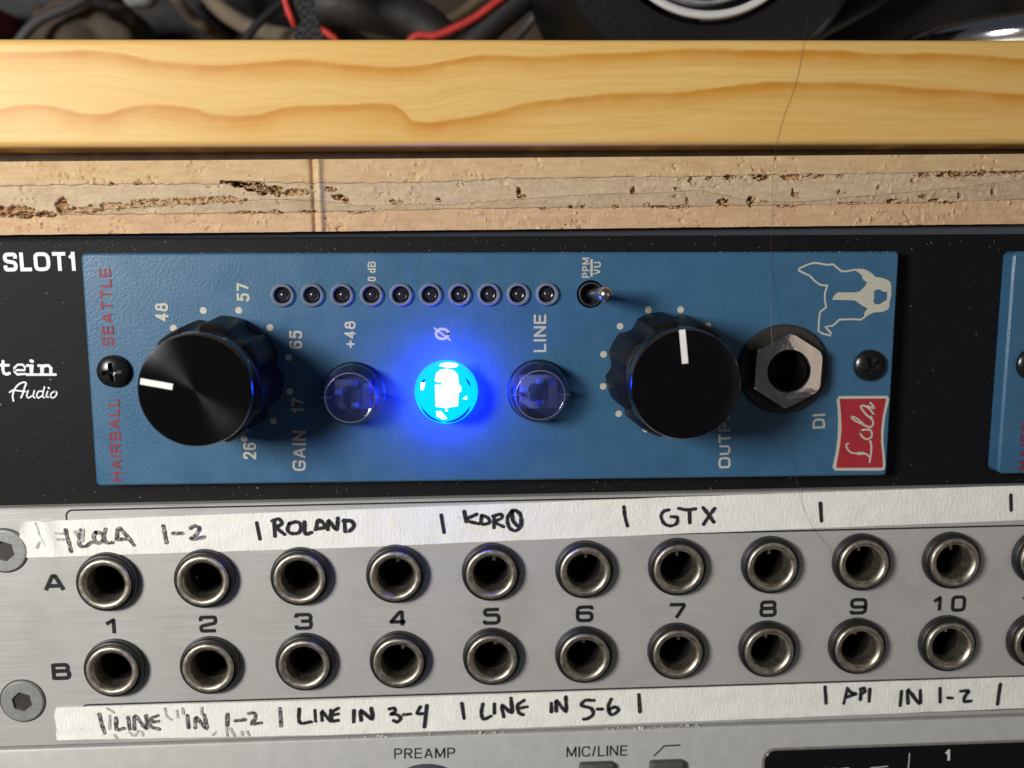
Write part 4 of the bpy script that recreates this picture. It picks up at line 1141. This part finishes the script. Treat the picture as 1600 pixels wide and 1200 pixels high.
# ------------------------------------------------------------------ tapes with handwriting
def tape(name, edges, label, seed, curl):
    te, be = edges
    xs = np.linspace(te[0][0], 120, 260)
    tz = np.interp(xs, [p[0] for p in te] + [130], [p[1] for p in te] + [te[-1][1]])
    bz = np.interp(xs, [p[0] for p in be] + [130], [p[1] for p in be] + [be[-1][1]])
    tz = tz + .10 * fbm(xs * .3, xs * 0, seed, 4)
    bz = bz + .10 * fbm(xs * .3, xs * 0, seed + 5, 4)
    nv = 12
    vs, fs = [], []
    for i, x in enumerate(xs):
        for k in range(nv + 1):
            t = k / nv
            z = tz[i] * (1 - t) + bz[i] * t
            xx = x
            if i == 0:
                xx = x + .9 * float(fbm(np.array([t * 4.]), np.array([1.]), seed + 9, 4)[0]) + (.25 if k in (0,) else 0)
            y = -.17 - .20 * float(fbm(np.array([xx * .35]), np.array([z * .5]), seed + 2, 3)[0])
            if curl:
                u = xx - te[0][0]
                y -= .55 * math.exp(-((u - 4.2 - 1.2 * t) / .8) ** 2) * (1 - .5 * t) + .5 * math.exp(-(u / .8) ** 2) * (1 - t) ** 2
            if z < 12.5 or True:
                pass
            vs.append((xx, min(max(y, -.27 if not curl or xx > te[0][0] + 9 else -2), -.07), z))
    n1 = nv + 1
    for i in range(len(xs) - 1):
        for k in range(nv):
            fs.append((i * n1 + k, i * n1 + k + 1, (i + 1) * n1 + k + 1, (i + 1) * n1 + k))
    # thickness: a skirt down to the panel
    b = len(vs)
    loop = [i * n1 for i in range(len(xs))] + [(len(xs) - 1) * n1 + k for k in range(1, n1)] + [i * n1 + nv for i in range(len(xs) - 2, -1, -1)] + [k for k in range(nv - 1, 0, -1)]
    vs += [(vs[q][0], -.01, vs[q][2]) for q in loop]
    nl = len(loop)
    fs += [(loop[i], loop[(i + 1) % nl], b + (i + 1) % nl, b + i) for i in range(nl)]
    return obj(name, mesh(name, vs, fs, 40), TAPE, None, PBL, (0, PB_ROT, 0), label, 'tape')
t1 = tape('label_tape', D['tape_upper'], 'upper strip of white tape lettered LOLA, ROLAND, KORG and GTX', 3, True)
t2 = tape('label_tape', D['tape_lower'], 'lower strip of white tape lettered LINE IN and API IN', 23, False)
for tp, key in ((t1, 'hand_upper'), (t2, 'hand_lower')):
    for word, ls in D[key].items():
        worn = word in ('|LOLA', '|LINE', 'IN 1-2|', '1-2')
        obj('handwriting', strokes('handwriting', ls, -.30, .60 if worn else .60, jitter=.35), INK_WORN if worn else INK, tp, label='handwritten ' + word.replace('|', ' ').strip() if word != '|' else 'handwritten dividing stroke')
# smudges of older writing
SMUDGE = mat_ink('smudged_ink', (.32, .31, .29), .40, .58)
obj('ink_smudge', strokes('ink_smudge', D['smudge_upper'], -.27, .5, jitter=.5), SMUDGE, t1)
obj('ink_smudge', strokes('ink_smudge', D['smudge_lower'], -.27, .42, jitter=.5), SMUDGE, t2)

# ------------------------------------------------------------------ lower audio interface
YI = 1.2
itf = thing('audio_interface', 'grey audio interface with PREAMP and MIC/LINE lettering along the bottom edge', 'interface', (PBL[0], YI, PBL[2]), (0, PB_ROT, 0))
vs, fs = [], []
xs = np.linspace(-130, 140, 271)
edge = -30.55 + .05 * fbm(xs * .6, xs * 0, 61, 4)
for x, e in zip(xs, edge):
    vs += [(x, 40, e), (x, .55, e), (x, .16, e - .1), (x, 0, e - .5), (x, 0, -62), (x, 40, -62)]
for i in range(len(xs) - 1):
    for k in range(5):
        fs.append((i * 6 + k, i * 6 + k + 1, i * 6 + k + 7, i * 6 + k + 6))
obj('faceplate', mesh('interface_faceplate', vs, fs, 40), GREYP, itf)
for s, a, b, h in D['iface_text']:
    obj('lettering', sans('lettering', s, a, b, h, -.03, .135), BLACKINK, itf, label='dark printed word ' + s)
obj('filter_symbol', strokes('filter_symbol', [D['iface_hpf']], -.03, .28, smooth=False), BLACKINK, itf)
kx, kz = D['iface_knob']
RUB = simple('grey_rubber', (.07, .07, .072), .6, var=.2, bump=.04, bs=5)
k = obj('knob', lathe('interface_knob', [(8.3, -.02), (8.3, -1.0), (7.6, -3.2), (7.3, -4.2), (6.9, -4.6), (.02, -4.7)], 64, 35, False, True), RUB, itf, (kx, 0, kz - 3.5 - 6.9), label='dark grey knob below the word PREAMP')
for (x, z), lab in zip(D['iface_btn'], ('dark button below MIC/LINE', 'dark button below the filter symbol')):
    q = obj('button', box('interface_button', x - 3.1, x + 3.1, -1.3, .5, z - 5.2, z + .25, .5), RUB, itf, label=lab)
d0, d1, d2 = D['iface_disp']
loop = rrect(d0[0], -58, 138, d1[1], 2.0, 6)
dsp = obj('display', plate('display', loop, -.25, .05, (), .12), simple('black_display', (.006, .006, .007), .18, spec=.5), itf, label='black display window')
loop2 = rrect(d0[0] - .45, -58.5, 138.5, d1[1] + .45, 2.3, 6)
obj('display_rim', plate('display_rim', loop2, -.12, .05, (), .08), simple('display_rim_paint', (.20, .185, .17), .5), itf)
s, a, b, h = D['disp_one']
obj('lettering', sans('lettering', s, a, b, h, -.28, .2), WHITEINK, dsp, label='white number 1')
s, a, b, h = D['disp_line']
obj('lettering', sans('lettering', s, a, b, h, -.28, .13), WHITEINK, dsp, label='small white word LINE')
obj('ruled_line', strokes('ruled_line', [D['disp_bar']], -.28, .16, smooth=False), WHITEINK, dsp)
obj('filter_symbol', strokes('filter_symbol', [D['disp_hpf']], -.28, .14, smooth=False), WHITEINK, dsp)

# ------------------------------------------------------------------ hair
obj('hair', tube('hair', D['hair'], .023, 5, 10), simple('hair_strand', (.10, .055, .03), .4), label='single long loose hair hanging across the boards and the rack', cat='hair')

# ------------------------------------------------------------------ dust and paint crumbs
def flake(vs, fs, c, s, flat=.5):
    b = len(vs)
    for d in ((1, 0, 0), (-1, 0, 0), (0, 1, 0), (0, -1, 0), (0, 0, 1), (0, 0, -1)):
        k = s * random.uniform(.4, 1.2)
        vs.append((c[0] + d[0] * k, c[1] + d[1] * k * flat, c[2] + d[2] * k))
    for f in ((0, 2, 4), (2, 1, 4), (1, 3, 4), (3, 0, 4), (2, 0, 5), (1, 2, 5), (3, 1, 5), (0, 3, 5)):
        fs.append(tuple(b + q for q in f))
vs, fs = [], []
for i in range(260):
    x = random.uniform(-85, 95)
    z = random.choice([random.uniform(19.3, 21.2), random.uniform(-22.4, -19.6), random.uniform(-22, 21)])
    if -66.7 < x < 66.7 and abs(z) < 19.1 or x > 86.2 and abs(z) < 19.1:
        continue
    flake(vs, fs, (x, YB - .05, z), random.uniform(.03, .085))
for i in range(90):
    flake(vs, fs, (random.uniform(-66, 66), -.03, random.choice([random.uniform(17.5, 19), random.uniform(-18.9, 18)])), random.uniform(.025, .06))
for i in range(70):
    flake(vs, fs, (random.uniform(-66, 66), .1, 19.05), random.uniform(.04, .10))
DUST = simple('dust', (.55, .55, .56), .9)
obj('dust', mesh('dust', vs, fs), DUST, label='pale dust specks on the rack and module fronts', cat='dust', kind='stuff')
vs, fs = [], []
for x0, x1, n_, s_ in ((-35, -15, 18, .13), (-14, -5, 10, .2), (12, 30, 34, .17), (30, 60, 14, .09), (17, 20, 10, .28), (-28, -25, 8, .2)):
    for i in range(n_):
        x = random.uniform(x0, x1)
        flake(vs, fs, (x + PBL[0], YI - .05 + random.uniform(0, .4), -30.45 + PBL[2] + .0082 * x + random.uniform(-.2, .25)), s_ * random.uniform(.4, 1.5))
for i in range(26):
    x = random.uniform(-88, 80)
    flake(vs, fs, (x + PBL[0], YP - .03, 12.5 + PBL[2] + .0082 * x + random.uniform(-.3, .1)), random.uniform(.05, .16))
for i in range(60):
    x, z = random.uniform(-88, 85), random.uniform(-29, 12)
    flake(vs, fs, (x + PBL[0], YP - .02, z + PBL[2] + .0082 * x), random.uniform(.03, .07))
obj('paint_crumbs', mesh('paint_crumbs', vs, fs), simple('white_crumb', (.72, .71, .68), .8), label='white paint crumbs along the worn edge below the lower tape', cat='crumbs', kind='stuff')

# ------------------------------------------------------------------ clutter on the board behind
B = D['bg']
obj('wall', box('wall', -420, 460, 260, 270, 40, 420), simple('brown_wall', (.075, .050, .036), .8, var=.3, vs=.03), kind='structure')
ZB = 52.0
TAUPE = simple('taupe_webbing', (.17, .135, .10), .8, var=.25, vs=.3)
WEB = N('black_webbing')
w_ = WEB.node('TexChecker')
WEB.t.links.new(WEB.scaled((1, 1, 1)), w_.inputs['Vector'])
w_.inputs['Scale'].default_value = 1.1
WEB = WEB.done(WEB.mix(w_.outputs['Fac'], (.012, .012, .013), (.05, .05, .052)), .7, 0, WEB.bump(w_.outputs['Fac'], .8, .4))
DK = simple('dark_nylon', (.020, .018, .018), .6, var=.4, vs=.15, bump=.3, bs=.5)
REDC = simple('red_cord', (.48, .030, .026), .6, var=.2, vs=.8)
BLKC = simple('black_cord', (.010, .010, .011), .6)
GREYC = simple('grey_cable_jacket', (.22, .22, .23), .5)
def down(pts, dy=0):
    x, y, z = pts[-1]
    return pts + [(x + (pts[-1][0] - pts[-2][0]) * .8, y, min(z - 3, 60)), (x + (pts[-1][0] - pts[-2][0]), y, ZB + 2.2)]
obj('webbing_strap', tube('webbing_strap', down(B['hoop']), 2.3, 12), TAUPE, label='thick taupe strap curving down left of the black woven strap', cat='strap')
obj('webbing_strap', tube('webbing_strap', B['stub'] + [(-73, 135, 76), (-66, 150, ZB + 1.8)], 1.7, 12), TAUPE, label='short taupe strap end in the dark at upper left', cat='strap')
def band(name, pts, w, t, mat, **kw):
    P = catmull(pts, 6)
    vs, fs = [], []
    for p in P:
        for sx_, sy in ((-1, -1), (1, -1), (1, 1), (-1, 1)):
            vs.append((p.x + sx_ * w / 2, p.y + sy * t / 2 + .18 * sx_ * w, p.z))
    for i in range(len(P) - 1):
        for k in range(4):
            fs.append((i * 4 + k, i * 4 + (k + 1) % 4, i * 4 + 4 + (k + 1) % 4, i * 4 + 4 + k))
    fs += [(0, 1, 2, 3), tuple(len(vs) - 4 + k for k in range(4))]
    return obj(name, mesh(name, vs, fs, 30), mat, **kw)
band('woven_strap', [(-41.5, 60, 84)] + B['strap'] + [(-37, 60, ZB + .5)], 6.0, 1.2, WEB, label='black woven strap hanging in front of the clutter', cat='strap')
obj('red_rope', tube('red_rope', [(-47, 61, 84)] + B['strap_edge'] + [(-41, 61, 64), (-40.5, 62, ZB + 1)], .75, 10), REDC, label='red cord along the left edge of the black woven strap', cat='rope')
obj('dark_sleeve', tube('dark_sleeve', [(-36.5, 108, 71)] + B['band'] + [(-6, 92, ZB + 6)], 5.5, 16, 8, [3, 5, 5.5, 5, 5]), DK, label='dark padded sleeve lying behind the red cords', cat='sleeve')
obj('red_rope', tube('red_rope', [(14, 80, 85)] + B['redcord'] + [(-22, 82, ZB + 1)], .95, 12), REDC, label='red cord slanting across the dark sleeve', cat='rope')
obj('red_rope', tube('red_rope', [(-46, 75, 73)] + B['redcord2'] + [(-33, 75, ZB + 1)], .85, 12), REDC, label='short red cord right of the black woven strap', cat='rope')
obj('black_cord', tube('black_cord', B['blackcord'] + [(-9, 84, ZB + 3.2)], 3.6, 14), BLKC, label='thick black cord below the slanting red cord', cat='rope')
obj('cable', tube('cable', B['cable'] + [(2, 100, ZB + 1.1)], .95, 12), GREYC, label='thin grey cable against the brown wall', cat='cable')
POU = N('grey_mesh_fabric')
w_ = POU.node('TexChecker')
POU.t.links.new(POU.co, w_.inputs['Vector'])
w_.inputs['Scale'].default_value = .75
POU = POU.done(POU.mix(POU.math('MULTIPLY', w_.outputs['Fac'], POU.remap(POU.noise(.4, 3), .3, .7)), (.030, .032, .035), (.095, .10, .105)), .7, 0, POU.bump(w_.outputs['Fac'], .6, .3))
obj('pouch', box('pouch', 18.3, 46, 56, 84, ZB, 92, 3), POU, label='grey mesh fabric pouch left of the camera lens', cat='pouch')
lx, ly, lz = B['lens']
LR = lz - ZB - .1
lensb = thing('camera_lens', 'black camera lens with a bright chrome front ring', 'lens', (lx, ly, ZB))
cz = lz - ZB
obj('barrel', lathe('lens_barrel', [(LR - 1.0, 46), (LR, 45), (LR, 3), (LR - 1.5, 0), (22.5, -.6), (21.2, 1.5)], 96, 35), simple('lens_black', (.006, .006, .0065), .35, bump=.05, bs=1.5), lensb, (0, 0, cz))
obj('chrome_ring', lathe('lens_ring', [(21.25, -.5), (21.1, -1.1), (20.6, -1.3), (19.7, -.9), (19.55, .4), (19.5, .5)], 96, 60), simple('bright_ring', (.85, .85, .87), .3, .35, var=.02), lensb, (0, 0, cz))
obj('ring_trough', lathe('lens_trough', [(19.55, .4), (19.3, 4.2), (17.8, 4.4)], 96, 60), simple('lens_trough_black', (.008, .008, .009), .4), lensb, (0, 0, cz))
obj('inner_ring', lathe('lens_inner_ring', [(17.9, 4.3), (17.85, 1.6), (17.6, 1.3), (17.2, 1.6), (17.1, 5)], 96, 60), simple('lens_satin', (.6, .6, .62), .35, .4), lensb, (0, 0, cz))
obj('front_glass', lathe('lens_glass', [(17.3, 5), (12, 3.4), (6, 2.6), (.05, 2.4)], 64, 60, False, True), simple('dark_glass', (.004, .005, .007), .05, spec=.7), lensb, (0, 0, cz))
# leather case right of the lens
def lump(name, c, s, amp, seed, mat, **kw):
    bm = bmesh.new()
    bmesh.ops.create_icosphere(bm, subdivisions=4, radius=1)
    co = np.array([v.co[:] for v in bm.verts])
    r = 1 + amp * fbm(co[:, 0] * 1.6 + 9, co[:, 1] * 1.6 + co[:, 2] * 1.3 + 9, seed, 4)
    pw = np.sign(co) * np.abs(co) ** .75
    for v, p, k in zip(bm.verts, pw, r):
        v.co = Vector((c[0] + p[0] * s[0] * k, c[1] + p[1] * s[1] * k, max(ZB + .05, c[2] + p[2] * s[2] * k))) * MM
    me = bpy.data.meshes.new(name)
    bm.to_mesh(me)
    bm.free()
    me.polygons.foreach_set('use_smooth', [True] * len(me.polygons))
    return obj(name, me, mat, **kw)
LEATH = simple('black_leather', (.016, .013, .011), .5, var=.4, vs=.12, bump=.25, bs=.9)
lump('leather_case', (100, 88, 66), (27, 22, 20), .25, 5, LEATH, label='soft black leather case right of the camera lens', cat='case')
obj('case_strap', tube('case_strap', [(60, 52, ZB + 1.5), (66, 52, 59.5), (69.5, 52, 63.8), (76, 53, 67.5), (84.5, 55, 72.2), (94, 58, 78)], 1.3, 12), LEATH, label='black strap slanting up beside the camera lens', cat='strap')
cx_, cy_, cz_ = B['chrome'][0]
lid = thing('chrome_lid', 'shiny chrome lid at the upper right corner', 'lid', (122, 62, ZB))

prof = [(31, 0), (32.5, .3), (32.6, 7.6), (32.2, 8.3)]
me = lathe('lid_base', [(31.5, 0), (31.5, 8.6)], 96, 40, True, True)
ob = obj('base', me, simple('white_enamel', (.75, .76, .76), .3, var=.03), lid, (0, 0, 0), (math.radians(90), 0, 0))
me = lathe('lid_dome', [(32.6, 8.7), (33, 9.2), (32.6, 11.5), (30, 13.6), (24, 15.2), (12, 16.5), (.05, 17)], 96, 60, True, True)
ob = obj('dome', me, simple('lid_chrome', (.8, .82, .86), .12, 1.0, var=.03), lid, (0, 0, 0), (math.radians(90), 0, 0))
lump('cloth_bundle', (-104, 112, 66), (16, 14, 16), 1.1, 15, simple('brown_cloth', (.060, .043, .030), .8, var=.4, vs=.12), label='brown cloth bundle in the dark at the upper left', cat='cloth')
lump('dark_bundle', (-80, 150, 72), (30, 18, 30), .3, 25, simple('dark_cloth', (.022, .021, .021), .8, var=.4, vs=.1), label='dark grey cloth bundle behind the straps', cat='cloth')
lump('dark_bundle', (-128, 150, 72), (24, 18, 32), .3, 45, simple('dark_cloth_cool', (.034, .034, .037), .8, var=.4, vs=.1), label='dark bundle at the far upper left beside the red box', cat='cloth')
obj('red_box', box('red_box', -160, -131.5, 118, 140, ZB, 84, 1), simple('red_card', (.22, .025, .02), .6), label='red box edge at the far left behind the board', cat='box')
lump('foam_ball', (-86, 98, 83.6), (4.5, 4, 5), .2, 65, simple('pale_grey_foam', (.20, .22, .23), .8), label='pale grey tuft at the top edge above the cloth bundle', cat='tuft')

obj('cable', tube('cable', [(-30, 130, 92), (-24, 128, 86), (-16, 126, 82), (-8, 124, 83), (2, 124, 90)], 1.6, 12), simple('tan_cable', (.16, .11, .065), .6), label='tan cable looping behind the red ropes', cat='cable')
obj('cable', tube('cable', [(-66, 96, ZB + 1.2), (-63, 96, 66), (-58, 97, 74), (-52, 99, 80), (-44, 101, 86), (-36, 103, 94)], 1.1, 12), BLKC, label='thin black cable left of the woven strap', cat='cable')
obj('cable', tube('cable', [(22, 112, ZB + 1.3), (23, 112, 68), (26, 113, 78), (31, 115, 90), (36, 117, 100)], 1.2, 12), BLKC, label='thin black cable between the grey cable and the pouch', cat='cable')
obj('cable', tube('cable', [(-120, 92, ZB + 1.4), (-116, 92, 66), (-110, 93, 74), (-101, 95, 79), (-92, 98, 86)], 1.3, 12), simple('dark_grey_cable', (.045, .045, .048), .6), label='dark grey cable in front of the brown cloth bundle', cat='cable')
